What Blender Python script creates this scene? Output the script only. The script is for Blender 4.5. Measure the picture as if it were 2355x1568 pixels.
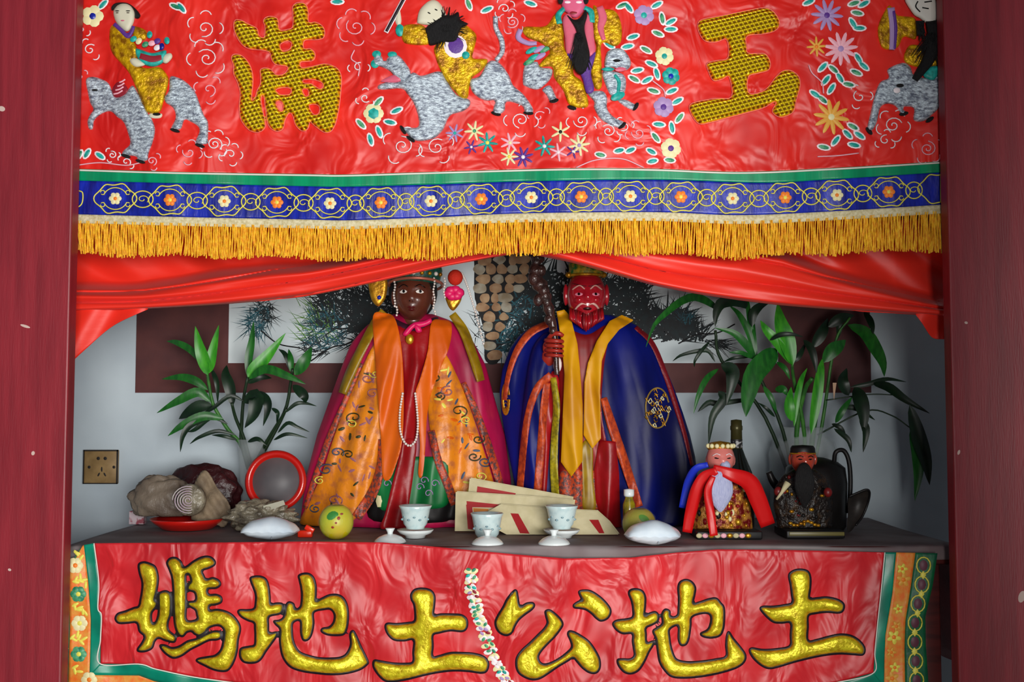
import bpy, bmesh, math, random
import numpy as np
from mathutils import Vector, Matrix, Euler
from mathutils.geometry import tessellate_polygon

for _o in list(bpy.data.objects):
    bpy.data.objects.remove(_o, do_unlink=True)
SC = bpy.context.scene
COL = SC.collection
random.seed(7)
RNG = np.random.default_rng(11)

# ------------------------------------------------------------------ camera
FPX, CX, CY = 2600.0, 1177.5, 784.0          # focal length and centre in photo pixels
CAM = np.array([0.0, -2.6, 1.30])
PITCH = math.radians(3.43)
cam_d = bpy.data.cameras.new('camera')
cam_d.sensor_width = 36.0
cam_d.sensor_fit = 'HORIZONTAL'
cam_d.lens = 36.0 * FPX / 2355.0
cam_d.clip_start = 0.05
cam = bpy.data.objects.new('camera', cam_d)
COL.objects.link(cam)
cam.location = CAM
cam.rotation_euler = (math.pi / 2 + PITCH, 0, 0)
SC.camera = cam

# ------------------------------------------------------------------ light
SC.view_settings.view_transform = 'Standard'
SC.view_settings.look = 'None'
SC.view_settings.gamma = 1.0
SC.view_settings.use_curve_mapping = False
SC.view_settings.exposure = 0.0
wd = bpy.data.worlds.new('hall_air')
SC.world = wd
wd.use_nodes = True
wd.node_tree.nodes['Background'].inputs[0].default_value = (0.72, 0.86, 1.0, 1)
wd.node_tree.nodes['Background'].inputs[1].default_value = 0.12
# daylight from the open temple doorway behind the photographer
def area(name, loc, target, sx, sy, energy, color):
    l = bpy.data.lights.new(name, 'AREA')
    l.shape = 'RECTANGLE'; l.size = sx; l.size_y = sy; l.energy = energy; l.color = color
    o = bpy.data.objects.new(name, l); COL.objects.link(o)
    o.location = loc
    o.rotation_euler = (Vector(target) - Vector(loc)).to_track_quat('-Z', 'Y').to_euler()
    return o
area('doorway_daylight', (0.92, -4.3, 1.28), (0, 0, 1.30), 2.1, 1.3, 228.0, (1.0, 0.975, 0.94))

# ------------------------------------------------------------------ pixel geometry
_c, _s = math.cos(PITCH), math.sin(PITCH)
def at(px, py, Y):
    """world point seen at photo pixel (px,py) standing at depth Y"""
    dx = (px - CX) / FPX; u = -(py - CY) / FPX
    t = (Y - CAM[1]) / (_c - u * _s)
    return np.array([dx * t, Y, CAM[2] + t * (_s + u * _c)])
def at_arr(px, py, Y):
    px = np.asarray(px, float); py = np.asarray(py, float); Y = np.asarray(Y, float) + 0 * px
    dx = (px - CX) / FPX; u = -(py - CY) / FPX
    t = (Y - CAM[1]) / (_c - u * _s)
    return np.stack([dx * t, Y, CAM[2] + t * (_s + u * _c)], -1)
ZT = at(CX, 1254, 0.05)[2]                   # altar top height
def on_table(px, py, z=None):
    z = ZT if z is None else z
    u = -(py - CY) / FPX
    t = (z - CAM[2]) / (_s + u * _c)
    return np.array([(px - CX) / FPX * t, CAM[1] + t * (_c - u * _s), z])
def mpp(Y):
    return (Y - CAM[1]) / FPX                # metres per photo pixel at depth Y

# ------------------------------------------------------------------ materials
def srgb(*c):
    c = [x / 255.0 for x in c[:3]]
    return tuple((x / 12.92 if x <= 0.04045 else ((x + 0.055) / 1.055) ** 2.4) for x in c) + (1.0,)
MATS = {}
def mat(name, rgb, rough=0.6, metal=0.0, rgb2=None, scale=20.0, bump=0.0, bscale=None, bdist=0.002,
        sheen=0.0, alpha=1.0, trans=0.0, stretch=(1, 1, 1), coat=0.0, spec=0.5, detail=3.0, ramp=(0.35, 0.65), ior=1.45, bdetail=4.0, bdistort=0.0):
    if name in MATS: return MATS[name]
    m = bpy.data.materials.new(name); m.use_nodes = True
    nt = m.node_tree; N = nt.nodes; L = nt.links
    b = N['Principled BSDF']
    b.inputs['Base Color'].default_value = srgb(*rgb)
    b.inputs['Roughness'].default_value = rough
    b.inputs['Metallic'].default_value = metal
    b.inputs['Specular IOR Level'].default_value = spec
    b.inputs['Sheen Weight'].default_value = sheen
    b.inputs['Coat Weight'].default_value = coat
    b.inputs['Alpha'].default_value = alpha
    b.inputs['Transmission Weight'].default_value = trans
    b.inputs['IOR'].default_value = ior
    if rgb2 is not None or bump:
        tc = N.new('ShaderNodeTexCoord'); mp = N.new('ShaderNodeMapping')
        mp.inputs['Scale'].default_value = stretch
        L.new(tc.outputs['Object'], mp.inputs['Vector'])
    if rgb2 is not None:
        n = N.new('ShaderNodeTexNoise'); n.inputs['Scale'].default_value = scale; n.inputs['Detail'].default_value = detail
        L.new(mp.outputs['Vector'], n.inputs['Vector'])
        r = N.new('ShaderNodeValToRGB')
        r.color_ramp.elements[0].position = ramp[0]; r.color_ramp.elements[1].position = ramp[1]
        r.color_ramp.elements[0].color = srgb(*rgb); r.color_ramp.elements[1].color = srgb(*rgb2)
        L.new(n.outputs['Fac'], r.inputs['Fac']); L.new(r.outputs['Color'], b.inputs['Base Color'])
    if bump:
        n2 = N.new('ShaderNodeTexNoise'); n2.inputs['Scale'].default_value = bscale or scale
        n2.inputs['Detail'].default_value = bdetail; n2.inputs['Distortion'].default_value = bdistort
        L.new(mp.outputs['Vector'], n2.inputs['Vector'])
        bp = N.new('ShaderNodeBump'); bp.inputs['Strength'].default_value = bump; bp.inputs['Distance'].default_value = bdist
        L.new(n2.outputs['Fac'], bp.inputs['Height']); L.new(bp.outputs['Normal'], b.inputs['Normal'])
    MATS[name] = m
    return m

def mat_grid(name, rgb_hi, rgb_lo, pitch, rough=0.35, metal=0.5, shear=0.25):
    """embossed sequin cloth: rows of shiny dots"""
    m = bpy.data.materials.new(name); m.use_nodes = True
    nt = m.node_tree; N = nt.nodes; L = nt.links; b = N['Principled BSDF']
    tc = N.new('ShaderNodeTexCoord'); sp = N.new('ShaderNodeSeparateXYZ'); L.new(tc.outputs['Object'], sp.inputs[0])
    def math_(op, a, c):
        n = N.new('ShaderNodeMath'); n.operation = op
        for i, v in enumerate((a, c)):
            if v is None: continue
            if isinstance(v, (int, float)): n.inputs[i].default_value = v
            else: L.new(v, n.inputs[i])
        return n.outputs[0]
    k = 2 * math.pi / pitch
    zz = math_('MULTIPLY', math_('ADD', sp.outputs[2], math_('MULTIPLY', sp.outputs[0], -shear)), k)
    row = math_('SINE', zz, None)
    xx = math_('MULTIPLY', sp.outputs[0], k * 0.95)
    col = math_('SINE', math_('ADD', xx, math_('MULTIPLY', zz, 0.5)), None)
    f = math_('MULTIPLY_ADD', row, 0.5); 
    h = math_('ADD', math_('MULTIPLY', row, 0.5), math_('MULTIPLY', col, 0.35))
    r = N.new('ShaderNodeValToRGB'); L.new(math_('ADD', math_('MULTIPLY', h, 0.6), 0.5), r.inputs['Fac'])
    r.color_ramp.elements[0].position = 0.12; r.color_ramp.elements[1].position = 0.55
    r.color_ramp.elements[0].color = srgb(*rgb_lo); r.color_ramp.elements[1].color = srgb(*rgb_hi)
    L.new(r.outputs['Color'], b.inputs['Base Color'])
    bp = N.new('ShaderNodeBump'); bp.inputs['Strength'].default_value = 1.0; bp.inputs['Distance'].default_value = 0.003
    L.new(h, bp.inputs['Height']); L.new(bp.outputs['Normal'], b.inputs['Normal'])
    b.inputs['Roughness'].default_value = rough; b.inputs['Metallic'].default_value = metal
    MATS[name] = m
    return m

# ------------------------------------------------------------------ objects
ROOT = {}
def _finish(name, V, F, material, smooth):
    me = bpy.data.meshes.new(name)
    me.from_pydata([tuple(map(float, v)) for v in V], [], [tuple(int(i) for i in f) for f in F])
    me.materials.append(material)
    if smooth: me.polygons.foreach_set('use_smooth', [True] * len(me.polygons))
    me.update()
    return me
def obj(name, VF, material, parent=None, smooth=True, solid=0.0, label=None, auto=False):
    V, F = VF
    V = np.array(V, float)
    if parent is None:
        base = np.array([(V[:, 0].min() + V[:, 0].max()) / 2, (V[:, 1].min() + V[:, 1].max()) / 2, V[:, 2].min()])
    else:
        base = ROOT[parent.name]
    me = _finish(name, V - base, F, material, smooth)
    o = bpy.data.objects.new(name, me); COL.objects.link(o)
    if parent is None: o.location = base
    else: o.parent = parent
    ROOT[o.name] = base
    if solid:
        md = o.modifiers.new('thickness', 'SOLIDIFY'); md.thickness = solid; md.offset = 0
    if label: o['label'] = label
    return o
def thing(name, label, cat, loc, group=None):
    o = bpy.data.objects.new(name, None); COL.objects.link(o)
    o.empty_display_size = 0.05
    o.location = loc; ROOT[o.name] = np.array(loc, float)
    o['label'] = label; o['category'] = cat
    if group: o['group'] = group
    return o
def tag(o, label, cat, group=None):
    o['label'] = label; o['category'] = cat
    if group: o['group'] = group
    return o
def struct(o, label=None):
    o['kind'] = 'structure'
    if label: o['label'] = label
    return o

# ------------------------------------------------------------------ shapes -> (V, F)
def join(*parts):
    V = []; F = []; n = 0
    for v, f in parts:
        V.append(np.array(v, float)); F += [tuple(i + n for i in q) for q in f]; n += len(v)
    return np.concatenate(V), F
def grid_faces(nu, nv, closed_u=False, off=0):
    F = []
    for j in range(nv - 1):
        for i in range(nu - (0 if closed_u else 1)):
            a = j * nu + i; b = j * nu + (i + 1) % nu
            F.append((off + a, off + b, off + b + nu, off + a + nu))
    return F
def box(x0, x1, y0, y1, z0, z1, bev=0.0):
    bm = bmesh.new(); bmesh.ops.create_cube(bm, size=1.0)
    for v in bm.verts:
        v.co = Vector(((x0 + x1) / 2 + v.co.x * (x1 - x0), (y0 + y1) / 2 + v.co.y * (y1 - y0), (z0 + z1) / 2 + v.co.z * (z1 - z0)))
    if bev: bmesh.ops.bevel(bm, geom=list(bm.edges), offset=bev, segments=2, affect='EDGES', profile=0.5)
    bm.verts.index_update()
    V = [tuple(v.co) for v in bm.verts]; F = [tuple(v.index for v in f.verts) for f in bm.faces]
    bm.free(); return V, F
def cat(P, n=60, closed=False):
    """Catmull-Rom resample of a point list"""
    P = np.array(P, float); k = len(P)
    if closed: Q = np.concatenate([P[-1:], P, P[:2]]); segs = k
    else: Q = np.concatenate([2 * P[:1] - P[1:2], P, 2 * P[-1:] - P[-2:-1]]); segs = k - 1
    T = np.linspace(0, segs, n, endpoint=not closed)
    i = np.minimum(T.astype(int), segs - 1); t = (T - i)[:, None]
    p0, p1, p2, p3 = Q[i], Q[i + 1], Q[i + 2], Q[i + 3]
    return 0.5 * (2 * p1 + (p2 - p0) * t + (2 * p0 - 5 * p1 + 4 * p2 - p3) * t ** 2 + (3 * p1 - p0 - 3 * p2 + p3) * t ** 3)
def tube(P, r, n=6, cap=True):
    P = np.array(P, float); m = len(P); r = np.zeros(m) + np.array(r)
    T = np.gradient(P, axis=0); T /= np.linalg.norm(T, axis=1)[:, None] + 1e-12
    up = np.array([0, -1.0, 0]) if abs(T[0][1]) < 0.9 else np.array([1.0, 0, 0])
    V = []
    for k in range(m):
        a = np.cross(T[k], up); a /= np.linalg.norm(a) + 1e-12; b = np.cross(a, T[k]); up = b
        for j in range(n):
            th = 2 * math.pi * j / n
            V.append(P[k] + r[k] * (math.cos(th) * a + math.sin(th) * b))
    F = grid_faces(n, m, True)
    if cap: F.append(tuple(range(n - 1, -1, -1))); F.append(tuple(range((m - 1) * n, m * n)))
    return V, F
def lathe(prof, c=(0, 0, 0), n=28, sy=1.0, cap=True):
    V = []
    for r, z in prof:
        for j in range(n):
            a = 2 * math.pi * j / n
            V.append((c[0] + r * math.cos(a), c[1] + r * sy * math.sin(a), c[2] + z))
    F = grid_faces(n, len(prof), True)
    if cap:
        if prof[0][0] > 1e-6: F.append(tuple(range(n - 1, -1, -1)))
        if prof[-1][0] > 1e-6: F.append(tuple(range((len(prof) - 1) * n, len(prof) * n)))
    return V, F
def ell(c, r, nu=14, nv=9):
    V = []; 
    for j in range(nv):
        ph = -math.pi / 2 + math.pi * (j + 0.0) / (nv - 1)
        for i in range(nu):
            a = 2 * math.pi * i / nu
            V.append((c[0] + r[0] * math.cos(ph) * math.cos(a), c[1] + r[1] * math.cos(ph) * math.sin(a), c[2] + r[2] * math.sin(ph)))
    return V, grid_faces(nu, nv, True)
def xf(VF, M):
    V, F = VF
    return [tuple(M @ Vector(v)) for v in V], F

def puff(polys, mapf, step=4.0, h=0.006, w=None, outset=0.0, smooth=True, lift=0.0, n=None, flat=False):
    """padded applique: closed outlines in photo px -> cushion lying on the surface mapf(px,py,lift)"""
    C = []
    for P in polys:
        P = np.array(P, float)
        if smooth: P = cat(P, n or max(24, len(P) * 5), closed=True)
        C.append(P)
    A = np.concatenate(C); B = np.concatenate([np.roll(P, -1, 0) for P in C])
    pad = outset + step * 1.5
    x0, y0 = A.min(0) - pad; x1, y1 = A.max(0) + pad
    nx = max(3, int((x1 - x0) / step) + 1); ny = max(3, int((y1 - y0) / step) + 1)
    X, Y = np.meshgrid(np.linspace(x0, x1, nx), np.linspace(y0, y1, ny))
    G = np.stack([X.ravel(), Y.ravel()], 1)
    ins = np.zeros(len(G), bool); best = np.full(len(G), 1e9); near = np.zeros_like(G)
    for s in range(len(A)):
        a, b = A[s], B[s]; ab = b - a; L2 = ab @ ab + 1e-9
        t = np.clip(((G - a) @ ab) / L2, 0, 1)
        q = a + t[:, None] * ab; d = ((G - q) ** 2).sum(1)
        m = d < best; best[m] = d[m]; near[m] = q[m]
        if a[1] != b[1]:
            cr = ((a[1] > G[:, 1]) != (b[1] > G[:, 1]))
            xi = a[0] + (G[:, 1] - a[1]) / (b[1] - a[1]) * ab[0]
            ins ^= cr & (G[:, 0] < xi)
    d = np.sqrt(best); sd = np.where(ins, d, -d) + outset
    keep = sd > 0
    use = np.zeros(len(G), int) - 1; F = []
    idx = np.arange(len(G)).reshape(ny, nx)
    cells = np.stack([idx[:-1, :-1], idx[1:, :-1], idx[1:, 1:], idx[:-1, 1:]], -1).reshape(-1, 4)
    kc = cells[keep[cells].any(1)]
    vid = np.unique(kc); use[vid] = np.arange(len(vid))
    P = G[vid].copy(); S = sd[vid]; Nn = near[vid]
    out = S <= 0
    dirv = P - Nn; ln = np.linalg.norm(dirv, axis=1)[:, None] + 1e-9
    sgn = np.where(ins[vid], -1.0, 1.0)[:, None]
    snap = Nn + sgn * dirv / ln * outset if outset else Nn
    P[out] = snap[out]; S[out] = 0
    ww = w or 14.0
    k = np.clip(S / ww, 0, 1)
    H = lift + h * (np.where(k > 0, 1.0, 0.0) if flat else np.sqrt(1 - (1 - k) ** 2))
    V = mapf(P[:, 0], P[:, 1], H)
    F = [tuple(use[q]) for q in kc]
    return V, F
def slab(poly, mapf, th, smooth=False, n=None):
    """solid flat piece with an outline in photo px; thickness th away from the camera"""
    P = np.array(poly, float)
    if smooth: P = cat(P, n or len(P) * 5, closed=True)
    f = mapf(P[:, 0], P[:, 1], 0.0 * P[:, 0]); b = mapf(P[:, 0], P[:, 1], 0.0 * P[:, 0] - th)
    k = len(P)
    tri = tessellate_polygon([[Vector((p[0], -p[1], 0)) for p in P]])
    F = [tuple(t) for t in tri] + [tuple(i + k for i in t[::-1]) for t in tri]
    F += [(i, (i + 1) % k, (i + 1) % k + k, i + k) for i in range(k)]
    return np.concatenate([f, b]), F
def strip(top, bot, mapf, nx=200, ny=8, lift=0.0, lin=False):
    """sheet between two px polylines (same direction)"""
    def rs(P, m):
        P = np.array(P, float)
        return cat(P, m) if not lin else np.stack([np.interp(np.linspace(0, 1, m), np.linspace(0, 1, len(P)), P[:, k]) for k in (0, 1)], 1)
    a = rs(top, nx); b = rs(bot, nx)
    v = np.linspace(0, 1, ny)[:, None, None]
    G = (a[None] * (1 - v) + b[None] * v).reshape(-1, 2)
    return mapf(G[:, 0], G[:, 1], np.zeros(len(G)) + lift), grid_faces(nx, ny)
def ptube(P, r, mapf, n=5, lift=0.0, m=None, smooth=True):
    """tube along a px polyline lying on a surface, r in metres"""
    P = np.array(P, float)
    if smooth and len(P) > 2: P = cat(P, m or len(P) * 6)
    return tube(mapf(P[:, 0], P[:, 1], np.zeros(len(P)) + lift), r, n)
def stroke_poly(P, r, m=None):
    """px outline of a brush stroke"""
    P = cat(np.array(P, float), m or max(10, len(P) * 5)) if len(P) > 2 else np.array(P, float)
    r = np.interp(np.linspace(0, 1, len(P)), np.linspace(0, 1, len(np.atleast_1d(r))), np.atleast_1d(r)) if np.ndim(r) else np.full(len(P), r)
    T = np.gradient(P, axis=0); T /= np.linalg.norm(T, axis=1)[:, None] + 1e-9
    Nn = np.stack([-T[:, 1], T[:, 0]], 1)
    return np.concatenate([P + Nn * r[:, None], (P - Nn * r[:, None])[::-1]])
def dome(cx, cy, rx, ry, ang, mapf, lift=0.001, h=0.003, n=12):
    ca, sa = math.cos(ang), math.sin(ang); pts = [(cx, cy)]; hs = [lift + h]
    for k, q in ((0.6, 0.8), (1.0, 0.0)):
        for i in range(n):
            a = 2 * math.pi * i / n; x = rx * k * math.cos(a); y = ry * k * math.sin(a)
            pts.append((cx + x * ca - y * sa, cy + x * sa + y * ca)); hs.append(lift + h * q)
    pts = np.array(pts)
    V = mapf(pts[:, 0], pts[:, 1], np.array(hs))
    F = [(0, 1 + i, 1 + (i + 1) % n) for i in range(n)] + [(1 + i, 1 + n + i, 1 + n + (i + 1) % n, 1 + (i + 1) % n) for i in range(n)]
    return V, F
def crop(pts, ox, oy, s):
    return [(ox + p[0] / s, oy + p[1] / s) for p in pts]
def nz(x, y, seed=0):
    """cheap smooth noise -1..1"""
    r = np.random.default_rng(seed); o = 0
    for k in range(5):
        a = r.uniform(0, 6.28); f = r.uniform(0.6, 1.6); o = o + np.sin(f * (x * math.cos(a) + y * math.sin(a)) + r.uniform(0, 6.28))
    return o / 3.0
# ================================================================== materials used
RED = mat('red_satin', (232, 40, 28), 0.42, rgb2=(200, 20, 16), scale=5, bump=0.6, bscale=9, bdist=0.03, stretch=(1.2, 1, 1.0), sheen=0.05, bdetail=2.2, bdistort=1.2)
REDF = mat('red_satin_frontal', (208, 36, 44), 0.42, rgb2=(178, 24, 34), scale=5, bump=0.6, bscale=9, bdist=0.03, stretch=(1.5, 1, 0.9), sheen=0.05, bdetail=2.4, bdistort=1.0)
CURT = mat('red_curtain_satin', (234, 46, 30), 0.45, sheen=0.05, bump=0.15, bscale=30, bdist=0.003, stretch=(0.4, 1, 2))
GREEN = mat('green_ribbon', (0, 150, 100), 0.3, rgb2=(0, 128, 84), scale=40, stretch=(1, 1, 0.1), bump=0.3, bdist=0.004)
TEALR = mat('teal_ribbon', (0, 140, 112), 0.34, rgb2=(0, 104, 84), scale=14, bump=0.3, bdist=0.004)
BLUE = mat('blue_satin', (24, 44, 176), 0.34, rgb2=(14, 24, 120), scale=26, stretch=(2, 1, 0.5), bump=0.5, bdist=0.006)
WHITEP = mat('white_piping', (226, 224, 214), 0.6)
CREAM = mat('cream_braid', (222, 212, 176), 0.8, rgb2=(190, 176, 130), scale=160, bump=0.6, bdist=0.003)
FRINGE = mat('gold_fringe', (255, 204, 40), 0.5, rgb2=(236, 156, 20), scale=160, stretch=(1, 1, 0.6), bump=0.7, bscale=500, bdist=0.002)
SEQ = mat_grid('gold_sequin_cloth', (252, 216, 24), (120, 76, 4), 0.0098)
LAME = mat('gold_lame', (236, 224, 44), 0.36, metal=0.4, rgb2=(188, 164, 16), scale=70, bump=0.7, bscale=150, bdist=0.003)
PINKP = mat('pink_cord', (236, 110, 96), 0.5)
BLACKP = mat('black_cord', (20, 12, 22), 0.5)
SILV = mat('silver_thread', (214, 228, 238), 0.36, metal=0.4, rgb2=(110, 118, 136), scale=120, bump=0.9, bscale=220, bdist=0.004, ramp=(0.38, 0.66), stretch=(0.7, 1, 1.6), detail=6)
GOLDT = mat('gold_thread', (240, 190, 10), 0.36, metal=0.4, rgb2=(150, 96, 4), scale=60, bump=0.9, bscale=140, bdist=0.004)
FACEP = mat('pale_face_silk', (214, 210, 186), 0.6)
FACEK = mat('pink_face_silk', (216, 92, 130), 0.5)
BLACKH = mat('black_hair', (10, 8, 10), 0.7, bump=0.8, bscale=300, stretch=(3, 1, 0.3), bdist=0.004)
PURP = mat('purple_thread', (92, 50, 140), 0.5, bump=0.4, bscale=200)
PINKS = mat('pink_silk', (214, 96, 120), 0.42, bump=0.4, bscale=60)
TEAL = mat('teal_thread', (10, 138, 128), 0.45, rgb2=(40, 180, 170), scale=90)
GREENT = mat('green_thread', (20, 118, 88), 0.45, rgb2=(90, 170, 120), scale=90)
WTH = mat('white_thread', (238, 226, 230), 0.5)
PTH = mat('pink_thread', (240, 176, 190), 0.5)
CRTH = mat('cream_thread', (230, 222, 170), 0.5)
LIL = mat('lilac_thread', (170, 140, 190), 0.5)
GLDF = mat('amber_thread', (230, 170, 70), 0.5)
YTH = mat('yellow_cord', (232, 222, 90), 0.45)
ORTH = mat('orange_thread', (240, 130, 40), 0.5)
MAROON = mat('maroon_thread', (140, 24, 40), 0.5)
POSTM = mat('dark_red_paint', (146, 36, 48), 0.45, rgb2=(126, 28, 40), scale=9, stretch=(6, 6, 0.5), bump=0.25, bscale=60, bdist=0.002, detail=6)
WALLM = mat('whitewash', (196, 209, 216), 0.9, rgb2=(170, 183, 192), scale=3, bump=0.25, bscale=40, bdist=0.003)

# ================================================================== setting
YW = 0.75
def X_(px, Y): return (px - CX) / FPX * (Y - CAM[1])
struct(obj('wall_back', box(-2.2, 2.2, YW, YW + 0.12, 0, 2.9), WALLM, smooth=False), 'whitewashed back wall of the altar niche')
struct(obj('wall_left', box(-2.0, -1.9, 0.06, YW, 0, 2.9), WALLM, smooth=False))
struct(obj('wall_right', box(1.62, 1.72, 0.06, YW, 0, 2.9), WALLM, smooth=False))
struct(obj('ceiling', box(-2.2, 2.2, -0.05, YW + 0.12, 2.45, 2.55), mat('dark_ceiling_boards', (70, 50, 44), 0.8, rgb2=(50, 36, 32), scale=6, stretch=(8, 1, 1)), smooth=False))
struct(obj('floor', box(-4, 4, -6, YW + 0.12, -0.1, 0.0), mat('grey_floor_tile', (120, 112, 104), 0.6, rgb2=(96, 90, 86), scale=5), smooth=False))
xl = X_(156, -0.05); xr = X_(2189, -0.05)
struct(obj('trim_1', box(xl - 0.42, xl, -0.05, -0.006, 0, 2.45, 0.004), POSTM, smooth=False), 'dark red painted wooden post on the left of the altar')
struct(obj('trim_2', box(xr, xr + 0.42, -0.05, -0.006, 0, 2.45, 0.004), POSTM, smooth=False), 'dark red painted wooden post on the right of the altar')
struct(obj('trim_3', box(xl, xr, -0.045, -0.008, 2.30, 2.45, 0.004), POSTM, smooth=False), 'dark red painted lintel above the banner')
# unseen round pillar, added out of view to cast shade over the right side
struct(obj('added_shade_column', lathe([(0.24, 0), (0.24, 0.08), (0.20, 0.12), (0.20, 2.4), (0.24, 2.45)], (1.02, -1.1, 0), 28), POSTM), 'round dark red pillar added out of view to shade the right side')
# chipped paint on the posts
CHIP = mat('bare_chip', (206, 180, 170), 0.8)
for px, py, rx, ry in ((4, 250, 8, 6), (58, 750, 12, 3), (76, 1042, 4, 5), (2350, 1372, 8, 14), (2205, 1040, 3, 6), (2222, 742, 4, 3), (22, 1310, 4, 3)):
    p = bpy.data.objects['trim_1' if px < 1000 else 'trim_2']
    obj('paint_chip', dome(px, py, rx, ry, 0.3, lambda a, b, l: at_arr(a, b, -0.0504 - np.asarray(l) * 0.1), lift=0.001, h=0.001), CHIP, p)

# ------------------------------------------------------------------ wall painting (flat mural of a pine)
mroot = thing('pine_painting', 'pine tree wall painting with wide brown border behind the statues', 'painting', at(1150, 903, YW - 0.004))
BROWN = mat('brown_border_paint', (92, 46, 44), 0.7, rgb2=(74, 36, 38), scale=8, bump=0.2, bscale=60)
PAPER = mat('painting_ground', (222, 232, 234), 0.85, rgb2=(198, 210, 214), scale=4)
def mwall(px, py, l): return at_arr(px, py, YW - 0.004 - np.asarray(l))
def wrect(x0, x1, y0, y1, y_f, y_b):
    a = at(x0, y1, YW); b = at(x1, y0, YW)
    return box(a[0], b[0], YW - y_f, YW - y_b, a[2], b[2])
obj('border', wrect(312, 1993, 380, 903, 0.0045, 0.001), BROWN, mroot, False)
obj('ground', wrect(526, 1782, 380, 835, 0.006, 0.004), PAPER, mroot, False)
NEED = [mat('needle_ink_dark', (12, 30, 34), 0.7, rgb2=(10, 14, 18), scale=60), mat('needle_teal', (30, 96, 110), 0.7, rgb2=(14, 50, 60), scale=40), mat('needle_green', (86, 130, 50), 0.7)]
def needles(cx, cy, rx, ry, n, L, a0, a1, col, seed, wd=2.2):
    r = random.Random(seed); V = []; F = []
    for k in range(int(n * 1.5)):
        x = cx + rx * r.uniform(-1, 1); y = cy + ry * r.uniform(-1, 1); a = r.uniform(a0, a1); l = L * r.uniform(0.6, 1.1)
        dx, dy = math.cos(a), -math.sin(a); w = 0.55 * wd * r.uniform(0.6, 1.2)
        pts = np.array([(x - dy * w, y + dx * w), (x + dy * w, y - dx * w), (x + dx * l, y + dy * l)])
        b = len(V); V += list(mwall(pts[:, 0], pts[:, 1], 0.0018 + 0.0012 * r.random())); F.append((b, b + 1, b + 2))
    obj('pine_needles', (V, F), NEED[col], mroot, False)
P2 = math.pi
needles(590, 735, 26, 30, 90, 42, P2 * 0.9, P2 * 1.75, 1, 1)
needles(610, 715, 20, 20, 60, 36, 0, P2 * 2, 0, 2)
needles(800, 715, 70, 50, 260, 60, P2 * 0.35, P2 * 1.3, 0, 3, 4)
needles(755, 760, 45, 40, 140, 48, P2 * 0.5, P2 * 1.25, 1, 4)
needles(735, 745, 45, 45, 70, 46, P2 * 0.55, P2 * 1.1, 2, 5)
needles(730, 800, 30, 16, 60, 36, P2 * 0.5, P2 * 1.3, 0, 6)
needles(870, 740, 60, 60, 260, 50, 0, P2 * 2, 0, 7, 5)
needles(1185, 745, 40, 70, 200, 46, 0, P2 * 2, 1, 8, 4)
needles(1210, 700, 40, 90, 200, 46, 0, P2 * 2, 0, 9, 4)
needles(1270, 700, 60, 80, 260, 50, 0, P2 * 2, 0, 10, 6)
needles(1430, 700, 60, 50, 260, 56, 0, P2 * 1.0, 0, 11, 5)
needles(1520, 750, 60, 34, 220, 56, -0.2, P2 * 0.9, 0, 12, 5)
needles(1570, 770, 50, 16, 120, 50, 0.1, P2 * 0.8, 0, 13, 4)
needles(1580, 735, 16, 12, 40, 30, 0.6, P2 * 0.8, 1, 14, 3)
needles(1640, 790, 20, 10, 40, 50, -0.9, 0.3, 0, 15, 2.4)
needles(1120, 760, 30, 40, 60, 40, 0, P2 * 2, 0, 16, 2)
# scaly trunk
INK = mat('trunk_ink', (22, 22, 24), 0.8)
BARK = [mat('bark_tan', (176, 146, 112), 0.8, rgb2=(140, 104, 74), scale=30), mat('bark_pale', (170, 166, 150), 0.8, rgb2=(136, 120, 96), scale=30)]
obj('trunk', puff([[(1100, 560), (1215, 560), (1222, 640), (1190, 700), (1160, 760), (1150, 830), (1115, 830), (1112, 760), (1092, 690), (1090, 620)]], mwall, 8, 0.0009, lift=0.0018), INK, mroot)
k = 0
rr = random.Random(5)
for row in range(12):
    y = 575 + row * 22
    xa = np.interp(y, [560, 620, 690, 760, 830], [1102, 1094, 1098, 1116, 1122]); xb = np.interp(y, [560, 640, 700, 760, 830], [1216, 1218, 1180, 1158, 1148])
    x = xa + 8 + (row % 2) * 9
    while x < xb - 4:
        w = rr.uniform(15, 26); hh_ = rr.uniform(10, 14)
        P_ = [(x + w * 0.72 * rr.uniform(0.8, 1.12) * math.cos(q * 0.785), y + hh_ * rr.uniform(0.75, 1.1) * math.sin(q * 0.785)) for q in range(8)]
        obj('bark_scale', puff([P_], mwall, 4.5, 0.001, 4, lift=0.0028), BARK[k % 3 == 2], mroot)
        x += w * 1.42; k += 1
for bp_ in ([(715, 830), (760, 800), (800, 790), (860, 760)], [(600, 760), (640, 790), (690, 800)], [(1560, 790), (1600, 770), (1650, 765), (1690, 745)]):
    obj('branch', ptube(bp_, 0.0022, mwall, 5, 0.002), INK, mroot)

# ------------------------------------------------------------------ wall socket
sroot = thing('wall_socket', 'yellowed square wall socket on the whitewashed wall', 'socket', at(234, 1112, YW))
SOCK = mat('yellowed_plastic', (150, 122, 78), 0.45, rgb2=(128, 102, 62), scale=30)
a = at(194, 1112, YW); b = at(275, 1034, YW)
obj('face_plate', box(a[0], b[0], YW - 0.011, YW, a[2], b[2], 0.003), SOCK, sroot)
DK = mat('socket_dark', (24, 16, 12), 0.6)
def sk(px, py, rx, ry, nm, ang=0):
    obj(nm, dome(px, py, rx, ry, ang, lambda x, y, l: at_arr(x, y, YW - 0.0112 - np.asarray(l)), lift=0.0003, h=0.0006), DK, sroot)
for q in ((226, 1054), (242, 1054)): sk(q[0], q[1], 4, 4, 'socket_hole')
sk(234, 1079, 2, 6, 'socket_slot'); sk(227, 1091, 2, 5, 'socket_slot', 0.5); sk(241, 1091, 2, 5, 'socket_slot', -0.5)
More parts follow.
